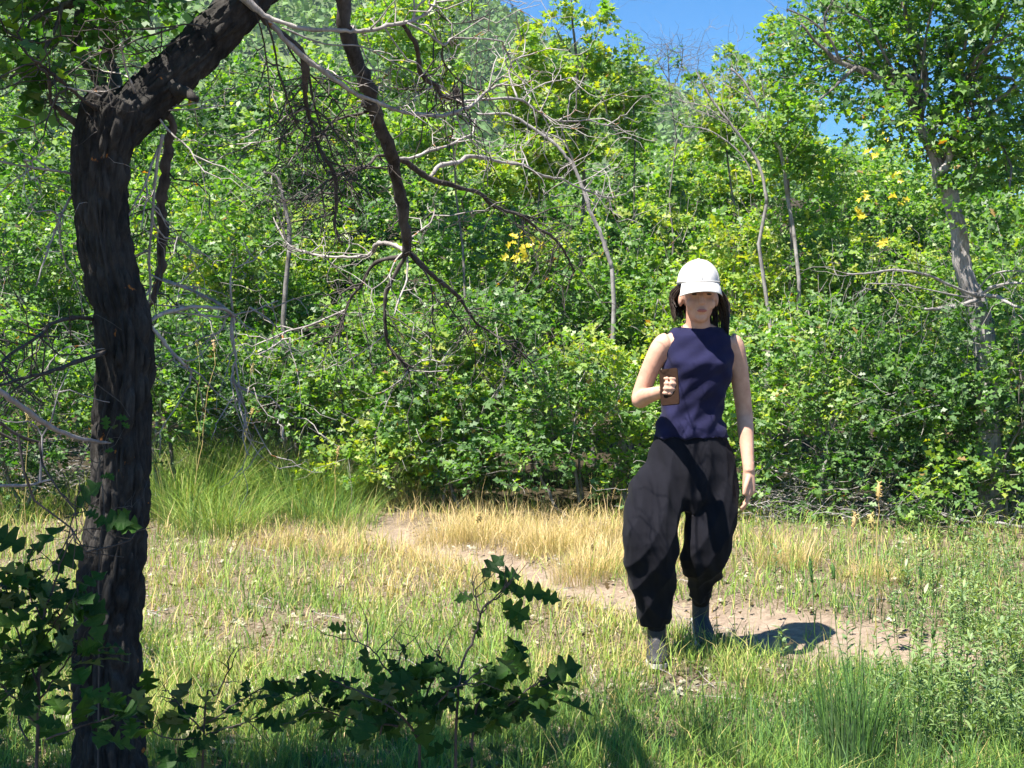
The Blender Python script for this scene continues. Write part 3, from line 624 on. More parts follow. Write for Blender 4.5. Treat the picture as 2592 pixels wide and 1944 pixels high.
# limbs that carry the crown above the frame
b = MB()
top = at(650, -110, 3.2)
for l in lob:
    s0 = np.array(at(180, -60, 3.2)) if l[0] < -1.5 else np.array(top)
    b.tube(wig(s0, l[:3], 8, .12), np.linspace(.03, .008, 8), 5, False)
for l in vl: b.tube(wig(np.array(at(175, 0, 3.1)), l[:3], 6, .12), np.linspace(.008, .003, 6), 5, False)
b.build('upper_limbs', LIMB, OAKT)

# ------------------------------------------------------------------ right-hand leaning oak
RT = empty('oak_tree', (*tuple(ground_at(2130, 1150))[:2], gz(4.0, 9)), 'tall oak with a grey leaning twisted trunk, its crown against the blue sky', 'tree')
YR = 9.0
TRK = [(2140, 1150, 62), (2135, 900, 54), (2125, 740, 52), (2108, 650, 50), (2090, 610, 42), (2076, 553, 42), (2072, 500, 38), (2061, 460, 38), (2050, 415, 42), (2033, 385, 38), (2025, 350, 30), (2010, 320, 27), (1996, 290, 24), (1980, 250, 22)]
P = [tuple(at(x, y, YR)) for x, y, w_ in TRK]; rr = [metres(w_, YR) / 2 * .84 for x, y, w_ in TRK]
b = MB(); q, r = dense(P, rr, .03); furrowed(b, q, r, 56, 21.3, .30); b.build('trunk', GREY, RT)
for pts, a, c, m_, tw, nm in [
  ([(1985, 262, 22), (1962, 215, 18), (1925, 187, 17), (1875, 157, 16), (1820, 137, 11), (1770, 100, 7), (1730, 50, 5)], 9, 8.7, STEM, 16, 'limb'),
  ([(1982, 260, 20), (2000, 190, 16), (1990, 120, 13), (1960, 60, 10), (1945, -20, 8)], 9, 9.1, STEM, 14, 'limb'),
  ([(2000, 300, 18), (2045, 230, 14), (2090, 160, 12), (2110, 80, 10), (2130, -20, 8)], 9, 9.2, STEM, 14, 'limb'),
  ([(2035, 385, 16), (2060, 300, 12), (2120, 240, 10), (2190, 190, 8), (2240, 130, 6)], 9, 8.8, STEM, 12, 'limb'),
  ([(1850, 145, 9), (1800, 190, 6), (1770, 215, 5)], 8.8, 8.7, STEM, 8, 'branch'),
  ([(1815, 130, 7), (1790, 80, 5), (1745, 40, 4), (1700, 20, 3)], 8.75, 8.6, STEM, 12, 'branch'),
  ([(1790, 90, 5), (1780, 40, 4), (1800, 0, 3)], 8.75, 8.7, STEM, 10, 'branch'),
  ([(2030, 375, 20), (2050, 345, 17), (2048, 315, 12)], 8.9, 8.85, GREY, 6, 'branch'),
  # dead grey branches at its foot
  (W([(2110, 648), (2060, 662), (2020, 668), (2000, 668)], 11), 8.9, 8.5, GREY, 8, 'branch'),
  (W([(2108, 640), (2040, 610), (1990, 590), (1930, 583), (1880, 590), (1830, 592)], 8), 8.9, 8.3, GREY, 12, 'branch'),
  (W([(2112, 640), (2150, 618), (2190, 612), (2230, 614)], 9), 8.9, 8.5, GREY, 8, 'branch'),
  (W([(2115, 638), (2150, 640), (2190, 660), (2230, 675)], 12), 8.9, 8.5, GREY, 8, 'branch'),
  (W([(2110, 630), (2140, 595), (2180, 585), (2230, 590)], 5), 8.9, 8.6, GREY, 6, 'branch'),
  (W([(2100, 645), (2000, 625), (1950, 615), (1880, 612)], 5), 8.8, 8.4, GREY, 8, 'branch')]:
    branch(RT, pts, a, c, m_, nm, tw, 8, .06, (.12, .5))
vl = []
for x, y, r, rz in [(1760, 150, .34, .2), (1830, 100, .42, .24), (1900, 60, .38, .25), (1870, 190, .34, .2), (1960, 130, .42, .26), (1940, 20, .45, .25), (2050, 60, .42, .28), (2040, 170, .42, .26), (2130, 120, .46, .3),
                    (2200, 60, .42, .3), (2120, -10, .45, .25), (2210, 200, .46, .3), (2130, 230, .42, .26), (2060, 260, .3, .2), (1930, 240, .34, .16), (1850, 240, .3, .16), (2200, 310, .42, .26), (2140, 340, .3, .2), (2010, -60, .5, .3), (2230, -60, .5, .3),
                    (1760, 20, .16, .10), (1830, 0, .2, .1), (1730, 90, .16, .12), (2100, 300, .3, .2), (2180, 400, .36, .25), (1945, 300, .22, .14), (2090, 400, .24, .16), (2000, 350, .12, .08), (2150, 480, .3, .2), (2050, 330, .14, .1), (1900, 270, .24, .14)]:
    vl.append((*at(x, y, YR + rng.uniform(-.6, .6)), r, r * 1.1, rz))
C, d, idx = crown_points(vl, 2500, (.3, 1.15)); V, T = clusters(C, d, 6, .062, tint=.42)
tag(link('crown', poly_mesh('crown', V, len(OAK_O), T), OAK, RT), kind='stuff')
b = MB()
for l in vl:
    s0 = np.array(at(1985, 200, 9.0)) if l[0] < 3 else np.array(at(2080, 180, 9.0))
    b.tube(wig(s0, l[:3], 7, .14), np.linspace(.016, .005, 7), 5, False)
b.build('branches', STEM, RT)

# ------------------------------------------------------------------ saplings
SAP = 'slender saplings in the thicket'
def sapling(label, stems, Y, material, tw=10, lobes=(), nclu=200, tint=.6, O=MAPLE_O, name='sapling', size=.085):
    g = at(stems[0][0][0], stems[0][0][1], Y); e = empty(name, (g.x, Y, gz(g.x, Y)), label, 'tree', SAP)
    for i, s in enumerate(stems):
        if i == 0: # carry the first stem down to the ground
            b = MB(); p = np.array(at(s[0][0], s[0][1], Y)); r = metres(s[0][2], Y) / 2
            b.tube(wig((p[0] + .1, Y, gz(p[0] + .1, Y) - .04), p, 8, .05), np.linspace(r * 1.6, r, 8), 6, False)
            b.build('stem', material, e)
        branch(e, s, Y, Y, material, 'stem' if i == 0 else 'branch', tw, 6, .05, (.15, .6))
    if lobes:
        xm = sum(l[0] for l in lobes) / len(lobes); ym = max(l[1] for l in lobes)
        lobes = list(lobes) + [(xm + rng.normal(0, 22), ym + k * 34, .26, .2) for k in range(1, 5)]; nclu = int(nclu * 1.35)
        L = [(*at(x, y, Y + rng.uniform(-.3, .3)), r, r, rz) for x, y, r, rz in lobes]
        C, d, idx = crown_points(L, nclu, (.1, 1.35)); V, T = clusters(C, d, 6, size * .8, tint=tint + .08, O=O)
        tag(link('crown', poly_mesh('crown', V, len(O), T), OAK, e), kind='stuff')
    return e
sapling('tallest leafy sapling, its pale green top reaching above the ridge into the sky', [[(1262, 420, 9), (1258, 300, 8), (1250, 200, 7), (1245, 120, 6), (1238, 60, 5), (1232, -20, 3)], W([(1250, 160), (1275, 110), (1295, 60), (1300, 30)], 4), W([(1246, 130), (1215, 90), (1200, 60)], 4)], 13.0, STEM, 8,
        [(1222, 14, .15, .08), (1248, 50, .16, .08), (1285, 45, .20, .09), (1208, 42, .12, .06), (1304, 78, .16, .08), (1285, 112, .20, .10), (1225, 104, .15, .08), (1250, 170, .30, .2), (1300, 160, .24, .16), (1200, 140, .2, .12), (1190, 190, .3, .2), (1260, 240, .4, .24), (1330, 235, .3, .2)], 480, .66)
sapling('bare dead grey sapling arching leftward over the thicket', [W([(1322, 580), (1307, 533), (1294, 497), (1277, 463), (1267, 430), (1251, 387), (1234, 353), (1211, 323), (1181, 297), (1144, 273), (1114, 253), (1087, 245), (1031, 248)], 12), W([(1251, 387), (1235, 340), (1210, 300), (1170, 285)], 5), W([(1277, 463), (1300, 420), (1310, 370)], 4)], 10.1, GREY, 7, name='dead_sapling')
sapling('bleached dead sapling forking beneath the dip in the skyline', [W([(1656, 440), (1648, 383), (1631, 340), (1608, 307), (1575, 263), (1541, 220), (1505, 157)], 9), W([(1575, 265), (1560, 257), (1525, 230), (1475, 220)], 4), W([(1578, 270), (1541, 253), (1495, 233)], 4), W([(1628, 400), (1618, 360), (1585, 317), (1528, 280), (1475, 273)], 5)], 10.4, GREY, 14, name='dead_sapling')
sapling('pale dead sapling just left of the big right crown, tip in the sky', [W([(1700, 420), (1688, 333), (1671, 303), (1655, 267), (1635, 227), (1608, 177), (1578, 147)], 9), W([(1640, 235), (1620, 210), (1560, 180)], 4), W([(1655, 267), (1650, 200), (1640, 150)], 4)], 10.8, GREY, 14, name='dead_sapling')
sapling('thin bare twiggy sapling standing dark against the blue sky', [W([(1462, 300), (1452, 240), (1446, 190), (1444, 140), (1440, 95)], 4), W([(1450, 200), (1470, 150), (1475, 115)], 2.5), W([(1448, 180), (1425, 140), (1420, 120)], 2.5)], 12.5, STEM, 22, [(1450, 180, .12, .3), (1440, 125, .08, .14)], 22, .4, OAK_O)
sapling('slim sapling with a wispy leafy top left of the bare one', [W([(1372, 300), (1366, 200), (1360, 140), (1355, 75)], 4)], 13.2, STEM, 12, [(1362, 110, .14, .2), (1370, 150, .2, .2), (1350, 180, .25, .2), (1395, 175, .12, .16)], 150, .55, OAK_O)
sapling('leafy maple sapling leaning under the open sky gap', [W([(1570, 330), (1574, 220), (1580, 160), (1582, 110)], 5)], 12.2, STEM, 8, [(1574, 120, .12, .07), (1590, 150, .18, .09), (1550, 172, .2, .10), (1522, 190, .16, .09), (1620, 190, .24, .12), (1585, 210, .3, .14)], 190, .6)
sapling('sapling with a feathery top at the left edge of the big right crown', [W([(1700, 330), (1702, 240), (1692, 140), (1690, 50)], 6)], 11.0, STEM, 12, [(1690, 60, .14, .12), (1672, 80, .14, .1), (1690, 120, .22, .14), (1665, 60, .08, .06), (1710, 180, .3, .2), (1680, 220, .3, .2), (1730, 240, .3, .2)], 330, .5, OAK_O)
sapling('weathered grey stump-like trunk with pale twigs, seen behind the dead limb', [W([(626, 530), (624, 483), (612, 433), (607, 400), (590, 378), (570, 372)], 12), W([(622, 523), (610, 490), (600, 460), (592, 435)], 5), W([(625, 520), (650, 500), (665, 470), (675, 440)], 4), W([(612, 440), (640, 420), (670, 395)], 4)], 10.6, STEM, 9, name='dead_sapling')
sapling('yellow-green maple sapling in front of the ridge foot', [W([(1165, 420), (1160, 300), (1150, 200), (1140, 110)], 5)], 12.4, STEM, 8, [(1148, 82, .14, .10), (1160, 115, .2, .12), (1115, 140, .18, .10), (1165, 170, .28, .16), (1105, 190, .24, .14), (1140, 240, .34, .2), (1170, 60, .08, .08)], 330, .68)
sapling('broad-leaved sapling left of the ridge, behind the arching bare branch', [W([(985, 420), (975, 260), (960, 150), (950, 60), (945, -20)], 6)], 11.0, STEM, 10, [(940, 20, .3, .16), (880, 30, .3, .16), (955, 45, .12, .08), (925, 95, .26, .16), (860, 110, .3, .18), (940, 170, .26, .2), (890, 190, .3, .2), (1010, 20, .10, .06), (820, 60, .3, .2)], 470, .56, OAK_O)

# yellow leaf clusters on two shrubs: separate leaves as parts
fine_o = outline([(0, 0), (.1, .02), (.2, .22), (.30, .17), (.36, .08), (.46, .34), (.56, .30), (.60, .12), (.72, .30), (.80, .22), (.84, .10), (1, 0)])
def leaf_mesh(name, O, curl, size, fold=.35):
    """one near leaf: a strip either side of a midrib, 3-D curled"""
    half = O[:len(O) // 2 + 1]; vs = []; fs = []
    for x, y in half:
        z = -curl * x * x
        vs.append((x * size, 0, z * size))
        vs.append((x * size, y * size, (z + fold * y + .04 * math.sin(x * 19)) * size)); vs.append((x * size, -y * size, (z + fold * y - .04 * math.sin(x * 17)) * size))
    for i in range(len(half) - 1):
        a = i * 3; c = a + 3
        fs.append((a, c, c + 1, a + 1)); fs.append((a, a + 2, c + 2, c))
    me = bpy.data.meshes.new(name); me.from_pydata(vs, [], fs)
    at_ = me.attributes.new('tint', 'FLOAT', 'FACE'); at_.data.foreach_set('value', [rng.uniform(.1, .9)] * len(fs))
    return me
def put_leaf(me, mat_, parent, pos, dirv, nrm, s=1.0):
    if not me.materials: me.materials.append(mat_)
    o = bpy.data.objects.new('leaf', me); COL.objects.link(o); o.parent = parent
    D = Vector(dirv).normalized(); B = Vector(nrm).cross(D).normalized(); N = D.cross(B)
    from mathutils import Matrix
    M = Matrix((D, B, N)).transposed().to_4x4()
    pl = Vector(parent_loc(parent)); M.translation = Vector(pos) - pl
    o.matrix_basis = M @ Matrix.Scale(s, 4); return o
YL = [leaf_mesh('yellow_leaf', MAPLE_O, .2, .075) for _ in range(4)]
def yellow(parent, spots, Y, n):
    for (xd, yd, r) in spots:
        c = np.array(at(xd, yd, Y))
        for _ in range(n):
            p = c + rng.standard_normal(3) * np.array([metres(r, Y), .08, metres(r * .6, Y)])
            put_leaf(YL[rng.integers(4)], YEL, parent, p, rng.standard_normal(3) * (1, .6, .4), (-.3, -.9, .7) + .3 * rng.standard_normal(3), rng.uniform(.7, 1.1))
byl = {s['label']: s for s in SHRUBS}
yellow(byl['oak shrub holding a cluster of yellow leaves, under the leaning grey sapling'], [(1135, 510, 14), (1150, 525, 14), (1115, 545, 14), (1135, 548, 10)], 10.6, 6)
yellow(byl['maple shrub dotted with yellow leaves left of the grey leaning trunk'], [(1885, 292, 12), (1885, 322, 10), (1915, 328, 12), (1942, 382, 9), (1870, 420, 6), (1850, 458, 6), (1938, 432, 9), (1912, 525, 6), (1860, 470, 3)], 10.4, 3)

# ------------------------------------------------------------------ near oak shoots, leaf by leaf
NL = [leaf_mesh('oak_leaf', fine_o * np.array([1, rng.uniform(.85, 1.15)]), c, .085, f) for c, f in ((.1, .3), (.35, .2), (-.15, .4), (.5, .35), (.2, .1), (.0, .5))]
def shoot(name, label, Y, stems, n_leaf, ytop, fixed=(), size=1.0, mt=None, group='near oak shoots in deep shade'):
    e0 = at(stems[0][0][0], stems[0][0][1], Y)
    e = empty(name, (e0.x, Y, gz(e0.x, Y)), label, 'shrub', group)
    tips = []
    for s in stems:
        P = smooth_poly([tuple(at(x, y, Y + dy)) for x, y, w_, dy in s], 5); n = len(P)
        rad = np.interp(np.linspace(0, len(s) - 1, n), np.arange(len(s)), [metres(a[2], Y) / 2 for a in s])
        b = MB(); b.tube(P + rng.standard_normal(P.shape) * .0012, rad, 6, True, .08); twigs_off(b, P[n // 3:], rad[n // 3:], 4, (.03, .09), .0012, .1, 0)
        b.build('stem', LIMB, e); tips.append(P)
    for (xd, yd, dx, dz, s) in fixed:
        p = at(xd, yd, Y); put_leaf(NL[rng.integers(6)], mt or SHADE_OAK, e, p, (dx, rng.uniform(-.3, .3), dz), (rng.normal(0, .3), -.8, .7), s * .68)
    k = 0
    A = np.concatenate([p[len(p) // 4:] for p in tips]); A = A[A[:, 2] < at(0, ytop, Y).z]
    while k < n_leaf:
        a = A[rng.integers(len(A))]; dirv = rng.standard_normal(3) * (1, .8, .6) + np.array([0, 0, .15])
        off = unit(dirv) * rng.uniform(.0, .05); p = a + off
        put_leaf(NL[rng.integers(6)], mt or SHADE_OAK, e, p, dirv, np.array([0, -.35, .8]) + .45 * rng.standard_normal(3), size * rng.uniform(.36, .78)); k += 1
    return e
def base(xd, Y, w_=5):  # ground point below the frame
    z = gz(at(xd, 1600, Y).x, Y); p = at(xd, 1600, Y)
    yd = 1600 + (p.z - z) / metres(1, Y); return (xd, yd, w_, 0)
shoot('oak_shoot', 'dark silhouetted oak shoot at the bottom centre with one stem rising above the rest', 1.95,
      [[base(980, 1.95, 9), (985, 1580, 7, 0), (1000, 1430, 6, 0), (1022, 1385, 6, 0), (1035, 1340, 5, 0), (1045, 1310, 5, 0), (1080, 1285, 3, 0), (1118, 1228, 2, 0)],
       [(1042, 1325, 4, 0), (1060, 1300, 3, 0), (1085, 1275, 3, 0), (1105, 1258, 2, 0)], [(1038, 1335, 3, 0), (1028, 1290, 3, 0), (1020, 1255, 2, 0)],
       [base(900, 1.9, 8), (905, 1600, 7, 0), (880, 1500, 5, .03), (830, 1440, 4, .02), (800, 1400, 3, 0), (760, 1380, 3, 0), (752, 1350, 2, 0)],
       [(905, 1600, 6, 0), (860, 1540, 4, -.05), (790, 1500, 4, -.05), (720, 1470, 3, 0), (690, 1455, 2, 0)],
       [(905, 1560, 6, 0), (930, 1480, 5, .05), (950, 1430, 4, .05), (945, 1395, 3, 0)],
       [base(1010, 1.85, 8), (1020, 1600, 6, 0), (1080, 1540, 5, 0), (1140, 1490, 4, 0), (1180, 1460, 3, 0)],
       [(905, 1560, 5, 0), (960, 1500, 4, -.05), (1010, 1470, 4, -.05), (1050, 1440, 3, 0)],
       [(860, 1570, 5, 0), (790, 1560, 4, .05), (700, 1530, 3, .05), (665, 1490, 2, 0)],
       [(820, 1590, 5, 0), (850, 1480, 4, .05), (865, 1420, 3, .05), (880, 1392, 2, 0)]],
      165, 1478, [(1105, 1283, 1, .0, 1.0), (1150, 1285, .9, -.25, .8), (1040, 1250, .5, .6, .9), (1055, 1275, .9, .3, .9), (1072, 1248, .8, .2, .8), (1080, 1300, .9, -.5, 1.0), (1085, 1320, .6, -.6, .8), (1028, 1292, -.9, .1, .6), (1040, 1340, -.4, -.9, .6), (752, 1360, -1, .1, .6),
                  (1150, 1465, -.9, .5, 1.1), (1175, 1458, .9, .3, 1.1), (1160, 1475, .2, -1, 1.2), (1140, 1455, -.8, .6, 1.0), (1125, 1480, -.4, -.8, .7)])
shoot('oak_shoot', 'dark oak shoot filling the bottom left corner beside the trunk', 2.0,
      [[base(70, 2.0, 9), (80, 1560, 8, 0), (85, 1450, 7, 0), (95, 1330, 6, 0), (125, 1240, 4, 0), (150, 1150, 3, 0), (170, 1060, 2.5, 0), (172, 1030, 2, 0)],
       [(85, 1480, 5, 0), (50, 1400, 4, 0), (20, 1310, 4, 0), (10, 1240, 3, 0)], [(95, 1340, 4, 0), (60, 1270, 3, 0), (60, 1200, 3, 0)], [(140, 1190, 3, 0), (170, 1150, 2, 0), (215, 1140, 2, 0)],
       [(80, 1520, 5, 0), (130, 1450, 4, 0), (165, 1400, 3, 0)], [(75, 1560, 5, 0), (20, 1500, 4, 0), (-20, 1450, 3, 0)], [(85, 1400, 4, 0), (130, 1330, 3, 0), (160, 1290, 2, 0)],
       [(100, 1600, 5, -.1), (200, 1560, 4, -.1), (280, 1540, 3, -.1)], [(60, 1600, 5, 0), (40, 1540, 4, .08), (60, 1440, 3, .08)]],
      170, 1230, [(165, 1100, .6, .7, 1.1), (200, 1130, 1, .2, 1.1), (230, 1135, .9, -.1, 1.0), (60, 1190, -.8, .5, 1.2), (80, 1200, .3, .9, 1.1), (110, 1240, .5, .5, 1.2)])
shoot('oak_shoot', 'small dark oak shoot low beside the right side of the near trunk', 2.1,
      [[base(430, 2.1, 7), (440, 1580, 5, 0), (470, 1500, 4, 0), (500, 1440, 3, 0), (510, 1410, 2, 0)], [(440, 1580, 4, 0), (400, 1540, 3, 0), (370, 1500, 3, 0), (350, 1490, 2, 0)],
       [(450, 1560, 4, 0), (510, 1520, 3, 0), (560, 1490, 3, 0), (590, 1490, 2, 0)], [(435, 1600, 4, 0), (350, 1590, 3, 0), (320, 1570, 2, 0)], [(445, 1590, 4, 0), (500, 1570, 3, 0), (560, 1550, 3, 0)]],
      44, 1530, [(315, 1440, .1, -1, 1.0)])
shoot('oak_shoot', 'thin shoot of sunlit green leaves in front of the middle of the trunk', 2.6,
      [[base(215, 2.6, 4), (215, 1250, 3, 0), (225, 1100, 3, 0), (215, 1000, 2, 0), (225, 960, 2, 0), (250, 905, 1.5, 0)], [(222, 1130, 2, 0), (250, 1100, 2, 0), (285, 1095, 1.5, 0)]],
      6, 900, [(248, 905, .8, .2, .45), (262, 912, .7, -.6, .4), (225, 975, .9, 0, .4), (215, 1030, .9, 0, .5), (215, 1120, -.9, .5, .7), (240, 1125, .9, .4, .8)], .6, OAK, 'near oak shoots')

# near bare grey branch entering from the left
nb = empty('bare_branch', at(-150, 790, 1.6), 'smooth curved grey bare branch reaching in from the left edge to the trunk', 'branch')
branch(nb, [(-150, 770, 14), (-60, 815, 13), (0, 846, 13), (43, 876, 12), (83, 906, 12), (117, 926, 11), (167, 946, 10), (217, 955, 7), (240, 958, 3)], 1.6, 1.9, GREY, 'branch', 0, 10, .02)
nb2 = empty('bare_branch', at(-120, 870, 1.7), 'thin dark bare branch below the grey one at the left edge', 'branch')
branch(nb2, [(-120, 860, 10), (-40, 895, 9), (0, 915, 8), (50, 946, 7), (93, 956, 5)], 1.7, 1.8, LIMB, 'branch', 2, 8, .04)
branch(nb2, [(-120, 870, 8), (-40, 910, 8), (0, 936, 7), (50, 958, 4)], 1.75, 1.8, LIMB, 'branch', 0, 8, .04)
nb3 = empty('bare_branch', at(-120, 1050, 1.7), 'short bare grey branch level with the shoot tops at the left edge', 'branch')
branch(nb3, [(-120, 1052, 9), (0, 1049, 8), (60, 1048, 7), (110, 1036, 4)], 1.7, 1.8, GREY, 'branch', 1, 8, .04)

# ------------------------------------------------------------------ grass
def blades(x, y, h, wd, bend, tint, seg=3, yaw=None):
    n = len(x); z = terrain(x, y) - 0.035 * path_mask(x, y) - .004
    a = rng.uniform(0, 2 * math.pi, n) if yaw is None else yaw
    dx, dy = np.cos(a), np.sin(a); fa = a + math.pi / 2 + rng.normal(0, .5, n); px, py = np.cos(fa), np.sin(fa)
    ts = np.linspace(0, 1, seg + 1); V = np.empty((n, 2 * seg + 1, 3))
    L = []; Rr = []
    for t in ts:
        cx = x + dx * bend * h * t ** 1.8; cy = y + dy * bend * h * t ** 1.8; cz = z + h * t * (1 - .35 * bend * t)
        ww = wd * (1 - t ** 1.5) * .5
        L.append(np.stack([cx - px * ww, cy - py * ww, cz], 1)); Rr.append(np.stack([cx + px * ww, cy + py * ww, cz], 1))
    V = np.stack(L[:-1] + [L[-1]] + Rr[:-1][::-1], 1)
    return V, np.clip(tint, 0, 1)
def sample_ground(n, yd0, yd1, xd0=-150, xd1=2362, power=1.0):
    """points over the visible meadow, even over the sheet so that density falls with distance"""
    yd = yd0 + (yd1 - yd0) * rng.random(n) ** power; xd = rng.uniform(xd0, xd1, n)
    v = (972 - yd * K) / F; u = (xd * K - 1296) / F; c, s = math.cos(PITCH), math.sin(PITCH)
    dy = c - v * s; dz = s + v * c; tt = -CAM_Z / dz
    return u * tt, dy * tt, xd, yd
def vnoise(x, y, s, seed=0):
    out = np.empty(len(x))
    for i in range(len(x)): out[i] = noise.noise(Vector((x[i] * s, y[i] * s, seed)))
    return out
G = 'meadow grass'
def meadow():
    n = 98000
    x, y, xd, yd = sample_ground(n, 1010, 1700, power=.75)
    ok = (y < 12.0) & (y > 2.9); x, y, xd, yd = x[ok], y[ok], xd[ok], yd[ok]
    n1 = vnoise(x, y, 1.3, 3); n2 = vnoise(x, y, 5.0, 8); n3 = vnoise(x, y, 14, 5)
    pm = path_mask(x, y); bm = bare_mask(x, y)
    dens = 0.75 + 0.9 * n2 + 1.0 * n3
    keep = (rng.random(len(x)) < np.clip(dens, .12, 1)) & (rng.random(len(x)) > pm * .95) & (rng.random(len(x)) > bm * 1.0)
    x, y, xd, yd, n1, n2 = x[keep], y[keep], xd[keep], yd[keep], n1[keep], n2[keep]
    # dryness: golden north of the trail and along it, green near the camera and at right
    dry = np.interp(yd, [1000, 1080, 1180, 1280, 1380, 1500, 1700], [.45, .60, .62, .54, .46, .40, .38])
    gold = np.exp(-((xd - 1080) / 330) ** 2 - ((yd - 1180) / 85) ** 2)
    dry = dry - .12 + .44 * gold + .38 * n1 + .18 * n2 + .15 * rng.standard_normal(len(x)) - .16 * sstep(1500, 1900, xd) * sstep(1000, 1120, yd) + .04
    dry = np.where(rng.random(len(x)) < .10, dry + .35, dry)
    h = rng.gamma(5, .020, len(x)) * np.interp(yd, [1000, 1100, 1300, 1450, 1700], [1.9, 1.35, .80, .85, .80]) + .02
    wd = rng.uniform(.0028, .0068, len(x)) * np.interp(y, [3, 10], [.75, 1.45])
    V, T = blades(x, y, h, wd, rng.uniform(.1, 1.0, len(x)), dry, 2)
    green = T < .55
    for nm, sel, lab in (('green_grass', green, 'short green meadow grass growing over the clearing'), ('dry_grass', ~green, 'straw coloured dry grass mixed through the clearing')):
        tag(link(nm, strip_mesh(nm, V[sel], T[sel]), GRASS), lab, 'grass', kind='stuff')
    # fine golden haze of annual grass beyond the trail
    n = 30000; x, y, xd, yd = sample_ground(n, 1050, 1290, 650, 1560)
    den = np.exp(-((xd - 1150) / 300) ** 2 - ((yd - 1190) / 60) ** 2) + .5 * np.exp(-((xd - 900) / 160) ** 2 - ((yd - 1160) / 50) ** 2)
    nn = vnoise(x, y, 4.2, 31)
    ok = (rng.random(n) < den * np.clip(.5 + 2.2 * nn, 0.02, 1)) & (rng.random(n) > path_mask(x, y) * 1.15) & (rng.random(n) > bare_mask(x, y))
    x, y = x[ok], y[ok]
    V, T = blades(x, y, rng.gamma(6, .028, len(x)), rng.uniform(.0016, .003, len(x)), rng.uniform(.1, .9, len(x)), .86 + .09 * rng.standard_normal(len(x)))
    tag(link('golden_grass', strip_mesh('golden_grass', V, T), GRASS), 'fine golden annual grass along the far side of the trail', 'grass', kind='stuff')
meadow()
def tuft(name, label, xd, yd, n, h, spread, tint, wd=.006, bend=(.2, .9), group=None, mt=None, tv=.1, cat='grass tuft'):
    g = ground_at(xd, yd); e = None
    a = rng.uniform(0, 2 * math.pi, n); r = spread * np.sqrt(rng.random(n))
    x = g.x + np.cos(a) * r; y = g.y + np.sin(a) * r * .8
    V, T = blades(x, y, h * rng.uniform(.45, 1.1, n), wd * rng.uniform(.6, 1.2, n), rng.uniform(*bend, n), tint + tv * rng.standard_normal(n), 4, a + rng.normal(0, .6, n))
    me = strip_mesh(name, V - np.array(g)[None, None, :], T); o = link(name, me, mt or GRASS); o.location = g
    return tag(o, label, cat, group)
SG = 'tall sedge clumps in front of the thicket'
for xd, yd, n, h, sp, lab in [(400, 1120, 420, .62, .34, 'tall green sedge clump just right of the near trunk'), (470, 1150, 320, .42, .3, 'arching yellow-green sedge clump in front of the first one'), (560, 1080, 520, .72, .34, 'tallest upright sedge clump under the dark hollow'),
                          (650, 1105, 420, .60, .3, 'sedge clump with a brown base left of the trail end'), (740, 1085, 420, .52, .3, 'blue-green sedge clump at the start of the dirt trail'), (340, 1070, 300, .5, .3, 'shaded sedge clump touching the outline of the trunk'), (60, 1120, 260, .4, .35, 'shaded sedge clump left of the trunk'),
                          (700, 1130, 300, .34, .32, 'short pale sedge clump at the left end of the bare trail'), (850, 1065, 300, .5, .35, 'sedge clump under the overhanging bright shrub right of the hollow'), (480, 1060, 300, .7, .3, 'tall sedge clump between the trunk and the dark hollow'), (600, 1060, 300, .6, .4, 'back sedge clump against the shrub with the hollow')]:
    tuft('sedge_clump', lab, xd, yd, int(n * 1.9), h * 1.12, sp * 1.25, .42 if xd < 600 else .34, .0048, (.2, 1.25), SG, None, .16)
GG = 'golden grass tufts beside the trail'
for xd, yd, n, h, sp, lab in [(960, 1165, 420, .26, .20, 'golden tuft at the bend of the trail'), (1040, 1170, 460, .30, .22, 'tall golden tuft in the middle of the far verge'), (1270, 1245, 520, .26, .22, 'dense golden mound on the trail edge left of the person'), (890, 1095, 300, .3, .3, 'straw tuft at the foot of the bright shrub, above the trail bend'), (1180, 1190, 420, .28, .24, 'golden tuft behind the dense mound'),
                          (1300, 1160, 380, .24, .22, 'pale golden tuft under the low oak skirt'), (720, 1200, 300, .2, .2, 'golden patch left of the trail'), (1700, 1225, 380, .26, .2, 'straw tuft just right of the person'), (1880, 1255, 260, .2, .22, 'straw tuft above the wide bare part of the trail'), (620, 1180, 260, .18, .22, 'small golden tuft in front of the sedge')]:
    tuft('golden_tuft', lab, xd, yd, n, h, sp, .86, .0026, (.15, 1.0), GG)
tuft('grass_clump', 'dark green upright grass clump rising from the lower right edge', 1845, 1660, 260, .42, .10, .12, .0055, (.05, .45), None, None, .10)
tuft('grass_clump', 'thin green grass clump right of the dark clump', 1960, 1640, 60, .45, .10, .15, .004, (.1, .5), None, None, .08)

